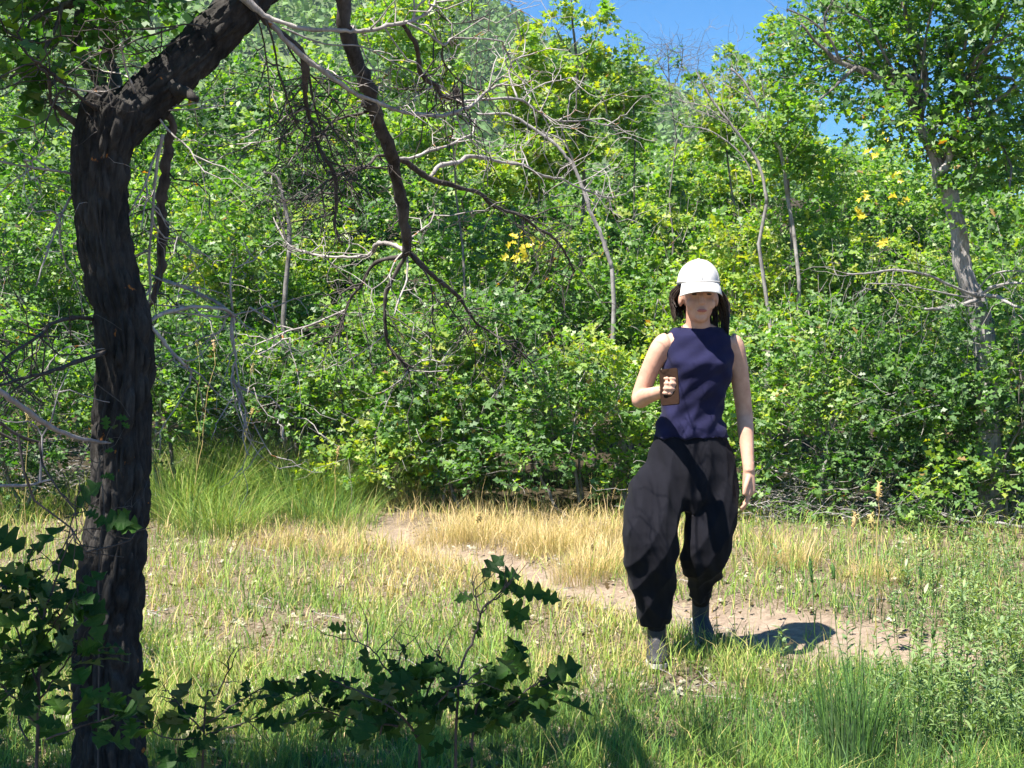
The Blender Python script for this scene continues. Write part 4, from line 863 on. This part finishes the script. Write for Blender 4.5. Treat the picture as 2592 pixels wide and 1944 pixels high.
# tall stalks with seed heads
def stalk(label, xd, yd, xt, yt, head, tint, Y=None, w_=.0035, group='tall grass stalks with seed heads', hw=.011, m_=None):
    g = ground_at(xd, yd) if Y is None else Vector((at(xd, 1000, Y).x, Y, gz(at(xd, 1000, Y).x, Y)))
    tp = at(xt, yt, g.y); e = empty('grass_stalk', g, label, 'grass stalk', group)
    P = wig(tuple(g), tuple(tp), 12, .035); b = MB(); b.tint = tint
    b.tube(P, np.linspace(w_, w_ * .5, 12), 5); b.build('stem', m_ or GRASS, e)
    if head:
        d = unit(P[-1] - P[-2]); b = MB(); b.tint = min(1, tint + .03)
        b.tube([P[-1] - d * head * .5, P[-1] - d * head * .2, P[-1] + d * head * .2, P[-1] + d * head * .5], [w_ * .6, hw * .8, hw, hw * .2], 6, True, .3)
        for _ in range(30):
            c = P[-1] + d * rng.uniform(-.5, .45) * head; v = unit(rng.standard_normal(3) + d * 1.2) * hw * 2.0
            b.tube([c, c + v * .6, c + v], [hw * .28, hw * .34, hw * .05], 4)
        b.build('seed_head', m_ or GRASS, e)
    return e
for a in [('tall pale stalk with a thick seed head, rightmost of the three beside the brush', 1905, 1300, 1898, 1062, .10, .82),
          ('straight bright yellow stalk in the middle right of the clearing', 1888, 1375, 1884, 1128, .07, .72),
          ('stalk with a pale fluffy head left of the bright yellow one', 1845, 1290, 1846, 1125, .08, .88),
          ('tall stalk with an orange-tan head nearest the trunk, reaching the dead branches', 418, 1120, 462, 748, .10, .90),
          ('thin stalk left of the orange-headed one', 415, 1130, 425, 742, .05, .70),
          ('slanting stalk with a narrow head in front of the dark hollow', 515, 1100, 545, 795, .06, .72),
          ('upright stalk in front of the right end of the hollow', 570, 1060, 592, 720, .06, .70),
          ('tall stalk with a pale head behind the sedge, right of the hollow', 632, 1090, 670, 800, .08, .78),
          ('stalk with a bent brown head above the sedge', 480, 1110, 545, 890, .05, .78),
          ('short tan-headed stalk above the sedge clumps', 720, 1130, 730, 975, .06, .85),
          ('thin stalk with a tan tip in front of the bright shrubs', 815, 1060, 836, 830, .06, .8),
          ('single straw stalk standing left of the trunk', 55, 1180, 60, 900, .06, .75),
          ('lone yellow stalk in the middle of the grass by the trail', 1028, 1300, 1034, 1120, .04, .8)]:
    stalk(*a)
DS = 'dark stalks rising from the near grass clump'
for a in [('dark stalk with a drooping head at the left of the clump', 1830, 1560, 1752, 1230, .08, .08, 3.6), ('slightly bent dark stalk second from the left of the clump', 1838, 1560, 1800, 1235, .05, .1, 3.6), ('upright dark stalk in the clump without a head', 1850, 1560, 1862, 1320, 0, .1, 3.6),
          ('dark stalk leaning right out of the clump', 1960, 1560, 2015, 1370, .03, .1, 3.6), ('dark stalk crossing in front of the leafy weeds', 1960, 1560, 2030, 1360, .0, .12, 3.9), ('short stalk with a dark knobbly head over the weeds', 2000, 1450, 1988, 1238, .05, .02, 4.6), ('thin dark stalk right of the knobbly one', 2070, 1420, 2078, 1235, .04, .1, 4.6)]:
    stalk(a[0], a[1], a[2], a[3], a[4], a[5], a[6], Y=a[7], w_=.002, group=DS, hw=.005)

# leafy weeds on the right
def weeds():
    n = 240; x, y, xd, yd = sample_ground(n * 3, 1180, 1640, 1640, 2340)
    ok = rng.random(len(x)) < sstep(1850, 2080, xd) * .9 + .04; x, y = x[ok][:n], y[ok][:n]
    V = []; T = []; b = MB()
    for i in range(len(x)):
        z = gz(x[i], y[i]); h = rng.uniform(.10, .34); lean = rng.normal(0, .12, 2)
        m = int(h / .012); t = np.linspace(.15, 1, m)
        C = np.stack([x[i] + lean[0] * h * t, y[i] + lean[1] * h * t, z + h * t], 1)
        a = np.arange(m) * 2.4; D = np.stack([np.cos(a), np.sin(a), np.full(m, .9)], 1) + .2 * rng.standard_normal((m, 3))
        N = np.cross(D, np.stack([-np.sin(a), np.cos(a), np.zeros(m)], 1)); N = np.where(N[:, 2:3] < 0, -N, N)
        V.append(leaves(C, D, N, rng.uniform(.026, .055, m), NARROW, .3)); T.append(np.clip(rng.uniform(.1, .9) + .15 * rng.standard_normal(m), 0, 1))
        b.tint = .5; b.tube([C[0] - (0, 0, .03), C[m // 2], C[-1]], [.0022, .0018, .001], 3, False)
    me = poly_mesh('leafy_weeds', np.concatenate(V), len(NARROW), np.concatenate(T))
    tag(link('leafy_weeds', me, FORB), 'blue-green narrow-leaved weeds crowding the right side of the clearing', 'weeds', kind='stuff')
    tag(b.build('weed_stems', FORB), 'thin stems of the narrow-leaved weeds on the right', 'weeds', kind='stuff')
NARROW = outline([(0, 0), (.3, .12), (.65, .11), (1, 0)])
weeds()

# leaf litter and twigs on the ground
LIT = leaf_mat('dead_leaf', [(0, (0.10, 0.065, 0.04)), (.5, (0.30, 0.22, 0.14)), (1, (0.58, 0.50, 0.40))], rough=.8, trans=.1, spec=.2)
def litter():
    n = 16000; x, y, xd, yd = sample_ground(n, 1020, 1700)
    ok = (y < 11) & (rng.random(n) < .25 + .75 * np.maximum(bare_mask(x, y), .25)) & (rng.random(n) > path_mask(x, y) * .75)
    x, y = x[ok], y[ok]; m = len(x)
    P = np.stack([x, y, terrain(x, y) + .012 * rng.random(m)], 1)
    D = unit(rng.standard_normal((m, 3)) * (1, 1, .25)); N = unit(np.array([0, 0, 1.0]) + .45 * rng.standard_normal((m, 3)))
    V = leaves(P, D, N, rng.uniform(.02, .06, m), OAK_O, rng.uniform(-.3, .4)); me = poly_mesh('leaf_litter', V, len(OAK_O), rng.random(m))
    tag(link('leaf_litter', me, LIT), 'dry brown and grey leaf litter on the bare ground', 'leaf litter', kind='stuff')
    b = MB(); n = 420; x, y, xd, yd = sample_ground(n, 1060, 1560)
    for i in range(n):
        if y[i] > 10.5: continue
        a = rng.uniform(0, math.pi); l = rng.uniform(.04, .22); z = gz(x[i], y[i]) + .01 - .03 * float(path_mask(x[i], y[i]))
        r = rng.uniform(.0012, .003); b.tube(wig((x[i], y[i], z), (x[i] + math.cos(a) * l, y[i] + math.sin(a) * l, z + rng.uniform(0, .02)), 4, .1), [r, r, r * .8, r * .5], 4)
    tag(b.build('ground_twigs', DEAD), 'small dead twigs scattered over the clearing', 'twigs', kind='stuff')
    # pebbles and clods on the trail
    b = MB()
    for i in range(420):
        t = rng.random() * (len(PATH) - 1); k = int(t); f = t - k; a_, c_ = PATH[k], PATH[k + 1]
        x = a_[0] + (c_[0] - a_[0]) * f + rng.normal(0, .2); y = a_[1] + (c_[1] - a_[1]) * f + rng.normal(0, .14); r = abs(rng.normal(0, .006)) + .003
        z = gz(x, y) - .035 * float(path_mask(x, y)); ph = rng.uniform(0, 6)
        v = [(x + r * math.cos(ph + q) * s * rng.uniform(.8, 1.2), y + r * math.sin(ph + q) * s, z + zz * r) for zz, s in ((-.5, 1), (.3, .9), (.7, .4)) for q in (0, 1.25, 2.5, 3.75, 5.0)]
        b.add(v, [(u * 5 + q, u * 5 + (q + 1) % 5, (u + 1) * 5 + (q + 1) % 5, (u + 1) * 5 + q) for u in range(2) for q in range(5)] + [(10, 11, 12, 13, 14)])
    tag(b.build('trail_pebbles', plain('clod', (.30, .22, .17), .95), smooth=False), 'small clods and pebbles lying on the dirt trail', 'pebbles', kind='stuff')
litter()

# ------------------------------------------------------------------ dead brush
def brush(label, xd, yd, wx, wy, h, n, group='heaps of dead grey brush', name='brush_pile'):
    g = ground_at(xd, yd); e = empty(name, g, label, 'brush pile', group); 
    b = MB()
    for i in range(n):
        big = i < n * .06
        p = np.array([g.x + rng.normal(0, wx), g.y + rng.normal(0, wy), g.z + abs(rng.normal(0, h * .5)) + .02]); a = rng.normal(0, .5) + (math.pi if rng.random() < .5 else 0)
        l = rng.uniform(.15, .5) * (2 if big else 1); d = np.array([math.cos(a), math.sin(a) * .7, rng.normal(.12, .28)])
        q = wig(p - d * l / 2, p + d * l / 2, 7, .14); q[:, 2] = np.maximum(q[:, 2], g.z + .01); r = rng.uniform(.006, .012) if big else rng.uniform(.0018, .0045)
        if big: bb = MB(); bb.tube(q, np.linspace(r, r * .4, 7), 6); twigs_off(bb, q, np.full(7, r), 4, (.08, .3), .003); bb.build('branch', GREY, e)
        else: b.tube(q, np.linspace(r, r * .4, 7), 3, False)
    b.build('twigs', GREY, e, kind='stuff'); return e
brush('large heap of dead grey brush under the right-hand shrubs', 1900, 1100, .75, .35, .38, 330)
brush('low scatter of dead grey brush at the right edge of the clearing', 2110, 1115, .5, .3, .16, 200)
brush('small tangle of dead brush beside the walking person', 1720, 1120, .35, .25, .25, 110)
brush('tangle of grey dead twigs low in the shrubs left of the near trunk', 90, 1060, .5, .25, .6, 160)
fb = empty('fallen_branch', ground_at(2140, 1140), 'curved grey fallen branch lying in front of the brush heap', 'branch')
branch(fb, W([(2215, 1140), (2160, 1130), (2100, 1128), (2060, 1120), (2020, 1105), (1985, 1080), (1965, 1055)], 9), 8.6, 8.9, GREY, 'branch', 8, 7, .05, (.1, .4))
branch(fb, W([(2100, 1128), (2050, 1112), (2010, 1100), (1960, 1090)], 5), 8.65, 8.7, GREY, 'branch', 4, 6, .05, (.1, .3))

# ------------------------------------------------------------------ air
def haze():
    x0, x1, y0, y1, z0, z1 = -640, 640, -70, 700, -1.2, 175
    v = [(x, y, z) for z in (z0, z1) for x, y in ((x0, y0), (x1, y0), (x1, y1), (x0, y1))]
    me = bpy.data.meshes.new('haze'); me.from_pydata(v, [], [(3, 2, 1, 0), (4, 5, 6, 7), (0, 1, 5, 4), (1, 2, 6, 5), (2, 3, 7, 6), (3, 0, 4, 7)])
    m = bpy.data.materials.new('haze'); m.use_nodes = True; t = m.node_tree; t.nodes.clear()
    pv = nd(t, 'ShaderNodeVolumePrincipled'); pv.inputs['Density'].default_value = 0.00035; pv.inputs['Color'].default_value = (.75, .86, 1, 1); pv.inputs['Anisotropy'].default_value = .2
    o = nd(t, 'ShaderNodeOutputMaterial'); t.links.new(pv.outputs[0], o.inputs['Volume'])
    tag(link('haze', me, m), 'thin bluish summer haze between the clearing and the mountain', 'haze', kind='stuff')
haze()

# ------------------------------------------------------------------ the walking person
SKIN, t, p = mat('skin')
tc = nd(t, 'ShaderNodeTexCoord'); nn_ = noise_tex(t, 25, 4, .6, tc.outputs['Object'])
r_ = ramp(t, [(.3, (.50, .27, .19)), (.7, (.62, .37, .27))], nn_.outputs[0]); t.links.new(r_.outputs[0], p.inputs['Base Color'])
p.inputs['Roughness'].default_value = .62; p.inputs['Specular IOR Level'].default_value = .25; p.inputs['Subsurface Weight'].default_value = .0; p.inputs['Subsurface Radius'].default_value = (.012, .004, .002)
TOP_M = plain('navy_jersey', (.014, .014, .045), .9, .2, 14, .1, .05)
PANT_M = plain('charcoal_cloth', (.010, .010, .014), .95, .2, 10, .08, .02)
CAP_M = plain('white_cotton', (.60, .585, .57), .9, .05, 40, .1, .0)
SEAM_M = plain('cap_seam', (.42, .41, .40), .9, .05, 40, .1)
HAIR_M = plain('dark_hair', (.035, .020, .013), .4, .5, 90, .5)
SHOE_M = plain('dark_shoe', (.03, .03, .035), .6, .2, 30, .4)
SOLE_M = plain('pale_sole', (.45, .43, .40), .7)
PY = 5.2
def pp(cx, cy, dy=0):
    """person sheet position (crop units) to world, dy toward (-) or away (+) from the camera"""
    return np.array(at((1500 + cx * .675) / K, (620 + cy * .675) / K, PY + dy))
def loft(b, rings, sides=28):
    """rings: (centre, rx, ry, axis) closed tube with elliptical sections; axis = along the limb"""
    V = []
    for c, rx, ry, ax in rings:
        ax = unit(np.array(ax, float)); u = np.array([1.0, 0, 0]) - ax * ax[0]; u = unit(u); v = np.cross(ax, u)
        th = np.arange(sides) * 2 * math.pi / sides
        V.append(np.array(c) + (np.cos(th) * rx)[:, None] * u + (np.sin(th) * ry)[:, None] * v)
    n = len(rings); Fs = [(i * sides + j, i * sides + (j + 1) % sides, (i + 1) * sides + (j + 1) % sides, (i + 1) * sides + j) for i in range(n - 1) for j in range(sides)]
    Fs += [tuple(range(sides - 1, -1, -1)), tuple((n - 1) * sides + j for j in range(sides))]
    b.add(np.concatenate(V), Fs)
def limb(b, pts, rad, sub=5, flat=1.0):
    P = smooth_poly(pts, sub); r = np.interp(np.linspace(0, len(pts) - 1, len(P)), np.arange(len(pts)), rad)
    t = unit(np.gradient(P, axis=0))
    rings = [(P[0] - t[0] * r[0] * .6, r[0] * .5, r[0] * .5 * flat, t[0])] + [(P[i], r[i], r[i] * flat, t[i]) for i in range(len(P))] + [(P[-1] + t[-1] * r[-1] * .6, r[-1] * .5, r[-1] * .5 * flat, t[-1])]
    loft(b, rings, 18)
def ball(b, c, rx, ry, rz, n=14, tilt=0):
    V = []; m = n * 2; c = np.array(c)
    for i in range(n + 1):
        ph = math.pi * i / n
        for j in range(m):
            th = 2 * math.pi * j / m; q = np.array([rx * math.sin(ph) * math.cos(th), ry * math.sin(ph) * math.sin(th), -rz * math.cos(ph)])
            q = np.array([q[0], q[1] * math.cos(tilt) - q[2] * math.sin(tilt), q[1] * math.sin(tilt) + q[2] * math.cos(tilt)]); V.append(c + q)
    b.add(V, [(i * m + j, i * m + (j + 1) % m, (i + 1) * m + (j + 1) % m, (i + 1) * m + j) for i in range(n) for j in range(m)])
def remesh(b, name, material, parent, vox=.005, smooth=6, disp=None, dec=None):
    o = b.build('tmp_' + name, None)
    m = o.modifiers.new('r', 'REMESH'); m.mode = 'VOXEL'; m.voxel_size = vox
    s = o.modifiers.new('s', 'SMOOTH'); s.iterations = smooth; s.factor = .5
    dg = bpy.context.evaluated_depsgraph_get(); me = bpy.data.meshes.new_from_object(o.evaluated_get(dg))
    bpy.data.objects.remove(o)
    n = len(me.vertices); co = np.empty(n * 3, np.float32); me.vertices.foreach_get('co', co); co = co.reshape(-1, 3)
    if disp is not None:
        no = np.empty(n * 3, np.float32); me.vertices.foreach_get('normal', no); no = no.reshape(-1, 3)
        co = co + no * disp(co)[:, None]
        me.vertices.foreach_set('co', co.reshape(-1).astype(np.float32))
    me.polygons.foreach_set('use_smooth', [True] * len(me.polygons)); me.name = name; me.update()
    me.materials.clear(); me.materials.append(material)
    o = bpy.data.objects.new(name, me); COL.objects.link(o); o.parent = parent; o.location = -Vector(parent.location); return o
PER = empty('person', (.70, 5.25, gz(.70, 5.25)), 'person walking on the trail in a white cap, navy sleeveless top and baggy dark trousers', 'person')
headc = pp(398, 185, -.02); headc[2] += 0.0
shL = pp(262, 352, .0); shR = pp(532, 352, .02)      # viewer's left / right shoulder
elL = pp(176, 575, .03); wrL = pp(268, 548, -.20); elR = pp(568, 620, .06); wrR = pp(586, 850, -.03)
hip = pp(368, 800, .02); kneeL = pp(232, 1120, -.13); ankL = pp(240, 1490, -.05); kneeR = pp(415, 1170, -.02); ankR = pp(405, 1420, .28)
ankL[2] = max(ankL[2], .11); ankR[2] = .16
def body():
    b = MB()
    # head, jaw, neck
    ball(b, headc + (0, .012, .02), .074, .094, .098, 14, -.15); ball(b, headc + (0, -.022, -.05), .055, .062, .070, 12, -.15)
    ball(b, headc + (0, -.094, -.022), .012, .018, .024, 8, -.3); ball(b, headc + (0, -.105, -.038), .015, .012, .010, 8)
    for s in (-1, 1):
        ball(b, headc + (s * .075, .012, -.022), .010, .020, .030, 8); ball(b, headc + (s * .036, -.058, -.042), .026, .020, .026, 8)
        ball(b, headc + (s * .030, -.076, .012), .030, .012, .009, 8)
    ball(b, headc + (0, -.083, -.066), .022, .012, .006, 8); ball(b, headc + (0, -.081, -.076), .019, .011, .007, 8); ball(b, headc + (0, -.062, -.098), .024, .020, .020, 8)
    nb_ = (shL + shR) / 2 + (0, .01, .035)
    limb(b, [headc + (0, .02, -.06), headc + (0, .02, -.11), nb_], [.052, .050, .058])
    # torso
    up = (0, 0, 1); c = (shL + shR) / 2
    loft(b, [(c + (0, .02, .065), .05, .05, up), (c + (0, .02, .04), .10, .06, up), (c + (0, .015, .0), .155, .08, up), (c + (0, .01, -.08), .150, .095, up), (c + (-.005, .01, -.18), .135, .095, up), ((c + hip) / 2 + (0, .01, -.0), .118, .085, up), (hip + (0, .01, .12), .13, .09, up), (hip + (0, .01, 0), .16, .11, up), (hip + (0, .01, -.08), .13, .10, up)])
    for sh, el, wr in ((shL, elL, wrL), (shR, elR, wrR)):
        limb(b, [c * .45 + sh * .55 + (0, .01, -.02), c * .06 + sh * .94 + (0, .005, -.022), sh * .6 + el * .4, el, el * .65 + wr * .35, wr], [.040, .046, .041, .035, .034, .0235])
    # left hand (viewer left) closed round the object
    f = unit(wrL - elL); up_ = np.array([.15, -.1, 1.0]); up_ = unit(up_ - f * f.dot(up_)); sd = np.cross(f, up_)
    HL['f'], HL['u'], HL['s'] = f, up_, sd
    pc = wrL + f * .045; limb(b, [wrL - f * .01, pc, wrL + f * .085], [.022, .030, .028], 4, .6)
    HL['c'] = wrL + f * .085 + sd * .030
    for k, (o_, ln) in enumerate(zip((-.030, -.010, .010, .028), (.070, .078, .072, .058))):
        r0 = wrL + f * .085 - up_ * o_; curl = -sd if sd[1] > 0 else sd
        limb(b, [wrL + f * .05 - up_ * o_ * .7, r0, r0 + f * ln * .45 + curl * .008, r0 + f * ln * .62 + curl * .035, r0 + f * ln * .45 + curl * .055], [.009, .0095, .0088, .008, .007], 3)
    curl = -sd if sd[1] > 0 else sd; HL['curl'] = curl
    limb(b, [wrL + f * .02 + up_ * .018, wrL + f * .05 + up_ * .040 + curl * .02, wrL + f * .080 + up_ * .045 + curl * .045], [.012, .011, .009], 3)
    # right hand hanging, slightly curled
    f = unit(np.array([.01, -.03, -1.0])); sd = np.array([.25, 1.0, 0]); sd = unit(sd - f * f.dot(sd)); nrm = np.cross(f, sd); nrm = nrm if nrm[0] < 0 else -nrm
    limb(b, [wrR - f * .035, wrR + f * .04, wrR + f * .085], [.024, .028, .029], 4, .6)
    for o_, ln in zip((-.028, -.009, .010, .027), (.066, .076, .072, .056)):
        r0 = wrR + f * .085 + sd * o_
        limb(b, [wrR + f * .05 + sd * o_ * .7, r0, r0 + f * ln * .45 + nrm * .006, r0 + f * ln * .8 + nrm * .018, r0 + f * ln + nrm * .032], [.009, .0095, .0085, .0078, .0068], 3)
    limb(b, [wrR + f * .02 - sd * .016, wrR + f * .055 - sd * .040 + nrm * .01, wrR + f * .092 - sd * .046 + nrm * .018], [.012, .0105, .0085], 3)
    # legs under the trousers
    for kn, an, s in ((kneeL, ankL, -1), (kneeR, ankR, 1)):
        limb(b, [hip + (s * .07, .01, -.02), hip * .55 + kn * .45 + (s * .02, 0, 0), kn, kn * .65 + an * .35 + (0, .02, 0), an], [.070, .060, .044, .040, .030])
    return b
HL = {}
remesh(body(), 'body', SKIN, PER, .0048, 3)
# trousers
def folds(co):
    x, y, z = co[:, 0], co[:, 1], co[:, 2]
    rg = lambda v: 1 - 2 * np.abs(np.sin(v / 2)) ** .8      # sharp-crested folds
    a = .006 * rg(46 * x + 7 * z + 4 * np.sin(4 * z) + 2) + .0045 * rg(70 * x - 24 * z + 20 * y + 3 * np.sin(7 * z)) + .007 * rg(34 * z + 26 * x + 3 * np.sin(13 * x)) * (1 - sstep(.25, .5, z)) + .003 * np.sin(110 * x + 30 * z)
    return a * (1 - .7 * sstep(.82, .95, z)) + .002
b = MB(); up = (0, 0, 1)
loft(b, [(hip + (0, .01, .17), .122, .092, up), (hip + (0, .01, .12), .142, .102, up), (hip + (-.0, .01, .03), .178, .125, up), (hip + (-.012, .01, -.06), .205, .14, up), (hip + (-.012, 0, -.16), .200, .13, up), (hip + (-.01, 0, -.22), .15, .10, up)], 40)
def leg(b, A, B, C, rs, s):
    P = smooth_poly([A, (A + B) / 2 + (s * .028, -.01, 0), B, (B + C) / 2, C], 4); r = np.interp(np.linspace(0, 4, len(P)), range(5), rs); t = unit(np.gradient(P, axis=0)); t = unit(t * .5 + np.array([0, 0, -.5]))
    loft(b, [(P[i], r[i], r[i] * .88, t[i]) for i in range(len(P))], 32)
cuffL = ankL + np.array([-.01, .01, .02]); cuffR = ankR * .86 + kneeR * .14
leg(b, hip + (-.085, .01, -.02), kneeL + (-.012, 0, 0), cuffL, (.105, .122, .118, .100, .070), -1)
leg(b, hip + (.080, .01, -.02), kneeR, cuffR, (.105, .115, .100, .076, .054), 1)
remesh(b, 'trousers', PANT_M, PER, .007, 7, folds)
for an, kn in ((ankL, kneeL), (ankR, kneeR)):
    b = MB(); limb(b, [an + (0, 0, -.03), an, an * .8 + kn * .2, an * .62 + kn * .38], [.037, .037, .043, .050]); b.build('sock', plain('dark_sock', (.012, .012, .016), .95, .2, 40, .1), PER)
# top
c = (shL + shR) / 2; b = MB()
def tfold(co):
    x, y, z = co[:, 0], co[:, 1], co[:, 2]
    return .0045 * np.sin(46 * z + 34 * x + 3 * np.sin(20 * x)) * (1 - .6 * sstep(1.2, 1.3, z)) + .004 * (1 - 2 * np.abs(np.sin(38 * x - 16 * z))) * (1 - sstep(1.05, 1.25, z)) + .002 * np.sin(90 * z - 60 * x)
loft(b, [(c + (0, .02, .052), .068, .058, up), (c + (0, .02, .042), .105, .068, up), (c + (0, .015, .012), .140, .090, up), (c + (0, .01, -.04), .146, .104, up), (c + (0, .0, -.10), .150, .122, up), (c + (-.005, .005, -.18), .142, .112, up), ((c + hip) / 2 + (0, .01, 0), .130, .100, up), (hip + (0, .01, .17), .140, .106, up), (hip + (0, .01, .09), .165, .122, up)], 36)
remesh(b, 'top', TOP_M, PER, .006, 3, tfold)
# white cap, peak shading the face
b = MB(); cc = headc + (0, .010, .045)
V = []; m = 36; rows_ = 12
for i in range(rows_ + 1):
    ph = math.pi / 2 * i / rows_
    for j in range(m):
        th = 2 * math.pi * j / m; rb = 1 + .012 * math.cos(6 * th)
        V.append(cc + np.array([.088 * rb * math.cos(ph) * math.cos(th), .108 * rb * math.cos(ph) * math.sin(th), -.004 + .104 * math.sin(ph) ** .85]))
b.add(V, [(i * m + j, i * m + (j + 1) % m, (i + 1) * m + (j + 1) % m, (i + 1) * m + j) for i in range(rows_) for j in range(m)])
ball(b, cc + (0, 0, .101), .008, .008, .004, 6)
capo = b.build('cap', CAP_M, PER)
b = MB(); V = []; n = 16
for lay in (0, -.005):
    for i in range(n + 1):
        u = -1 + 2 * i / n; a = u * 1.05
        inner = cc + np.array([.088 * math.sin(a), -.106 * math.cos(a), .002 + lay]); ext = .086 * math.sqrt(max(0, 1 - u * u * .92))
        outer = inner + np.array([u * .012, -ext, -.040 - .016 * u * u - .0 * lay]); mid = (inner + outer) / 2 + np.array([0, 0, .006])
        V += [inner, mid, outer]
s = (n + 1) * 3; Fs = []
for i in range(n):
    for k in range(2):
        a = i * 3 + k; Fs += [(a, a + 1, a + 4, a + 3), (s + a, s + a + 3, s + a + 4, s + a + 1)]
    Fs.append((i * 3 + 2, s + i * 3 + 2, s + i * 3 + 5, i * 3 + 5))
b.add(V, Fs)
sm_ = MB()
for k in range(6):
    th = math.pi / 6 + k * math.pi / 3; rb = 1 + .012 * math.cos(6 * th)
    sm_.tube([cc + np.array([.0895 * rb * math.cos(p_) * math.cos(th), .1095 * rb * math.cos(p_) * math.sin(th), -.004 + .1055 * math.sin(p_) ** .85]) for p_ in np.linspace(.02, 1.5, 12)], [.0016] * 12, 4)
sm_.tube([cc + np.array([.0895 * math.cos(a_), .1095 * math.sin(a_), .004]) for a_ in np.linspace(0, 2 * math.pi, 40)], [.003] * 40, 5, False)
sm_.build('seams', SEAM_M, capo).location = (0, 0, 0)
pk = b.build('peak', CAP_M, capo); pk.location = (0, 0, 0)
# hair: a cap of strands falling to the shoulder on the viewer's right
b = MB()
for i in range(800):
    a = rng.uniform(-.25, math.pi + .25); side = math.cos(a)
    s0 = headc + np.array([.080 * math.cos(a), .096 * math.sin(a) + .015, .035 + rng.uniform(-.01, .01)])
    l = rng.uniform(.13, .24) if side > .2 else rng.uniform(.07, .15)
    e0 = s0 + np.array([side * .018 + (.03 if side > .2 else 0), .01 + rng.normal(0, .01), -l]); md = (s0 + e0) / 2 + np.array([side * .022, .02, 0]) + rng.normal(0, .004, 3)
    b.tube(smooth_poly([s0, md, e0], 3), np.linspace(.0028, .0010, 7), 4, False)
b.build('hair', HAIR_M, PER)
# eyes and lips
EYE = plain('dark_eye', (.03, .02, .015), .2, .1, 20, .6); LIP = plain('lip', (.42, .14, .11), .5)
for s in (-1, 1):
    b = MB(); ball(b, headc + (s * .031, -.0835, -.003), .011, .005, .0045, 8); b.build('eye', EYE, PER)
b = MB(); ball(b, headc + (0, -.093, -.071), .021, .006, .007, 8); b.build('mouth', LIP, PER)
# shoes
def shoe(an, heel_up, toe):
    b = MB(); f = unit(np.array([toe, -1.0, 0])); g = gz(an[0], an[1]); d = np.array([0, 0, -1.0])
    hz = g + heel_up; a0 = np.array([an[0], an[1], 0])
    def q(t, z): return a0 + f * t + np.array([0, 0, g + z + heel_up * max(0, 1 - (t + .05) / .16)])
    loft(b, [(q(-.062, .035), .018, .02, f), (q(-.05, .042), .031, .036, f), (q(0, .048), .037, .044, f), (q(.06, .044), .042, .036, f), (q(.12, .035), .046, .028, f), (q(.165, .027), .036, .020, f), (q(.185, .022), .016, .012, f)], 20)
    limb(b, [np.array([an[0], an[1], q(0, .05)[2]]), an + (0, 0, .04)], [.038, .040], 4)
    o = remesh(b, 'shoe', SHOE_M, PER, .005, 2)
    b = MB(); V = []; out = [(-.065, .02), (-.05, .034), (0, .036), (.06, .043), (.12, .047), (.17, .035), (.19, .012)]
    sdv = np.array([-f[1], f[0], 0])
    for zz in (.0, .018):
        for t_, w_ in out + [(a, -w2) for a, w2 in out[::-1]]: V.append(q(t_, zz) + sdv * w_)
    n = len(out) * 2; b.add(V, [tuple(range(n))[::-1], tuple(range(n, 2 * n))] + [(i, (i + 1) % n, n + (i + 1) % n, n + i) for i in range(n)])
    so = b.build('sole', SOLE_M, o, smooth=False); so.location = (0, 0, 0)
shoe(ankL, .0, -.1); shoe(ankR, .07, .05)
# the small thing held at the chest
c0 = wrL + HL['f'] * .11 + HL['curl'] * .028
fx = unit(np.array([.85, -.25, .1])); fz = unit(np.array([-.1, .35, 1.0])); fz = unit(fz - fx * fx.dot(fz)); fy = np.cross(fz, fx)
b = MB(); V = []; hx, hy, hz = .037, .0055, .074
for y_ in (-hy, hy):
    for k in range(24):
        a = 2 * math.pi * k / 24; cx_, cz_ = math.cos(a), math.sin(a)
        V.append(c0 + fx * (np.sign(cx_) * (hx - .009) + cx_ * .009) + fz * (np.sign(cz_) * (hz - .009) + cz_ * .009) + fy * y_)
b.add(V, [tuple(range(24)), tuple(range(47, 23, -1))] + [(k, 24 + k, 24 + (k + 1) % 24, (k + 1) % 24) for k in range(24)])
ph = b.build('phone', plain('brown_case', (.030, .017, .012), .95, .15, 30, .05), None, smooth=False)
tag(ph, 'small dark brown flat object held up in the person\'s hand at the chest', 'phone')
print('tris', sum(len(o.data.loops) - 2 * len(o.data.polygons) for o in sc.objects if o.type == 'MESH'), 'objects', len(sc.objects))
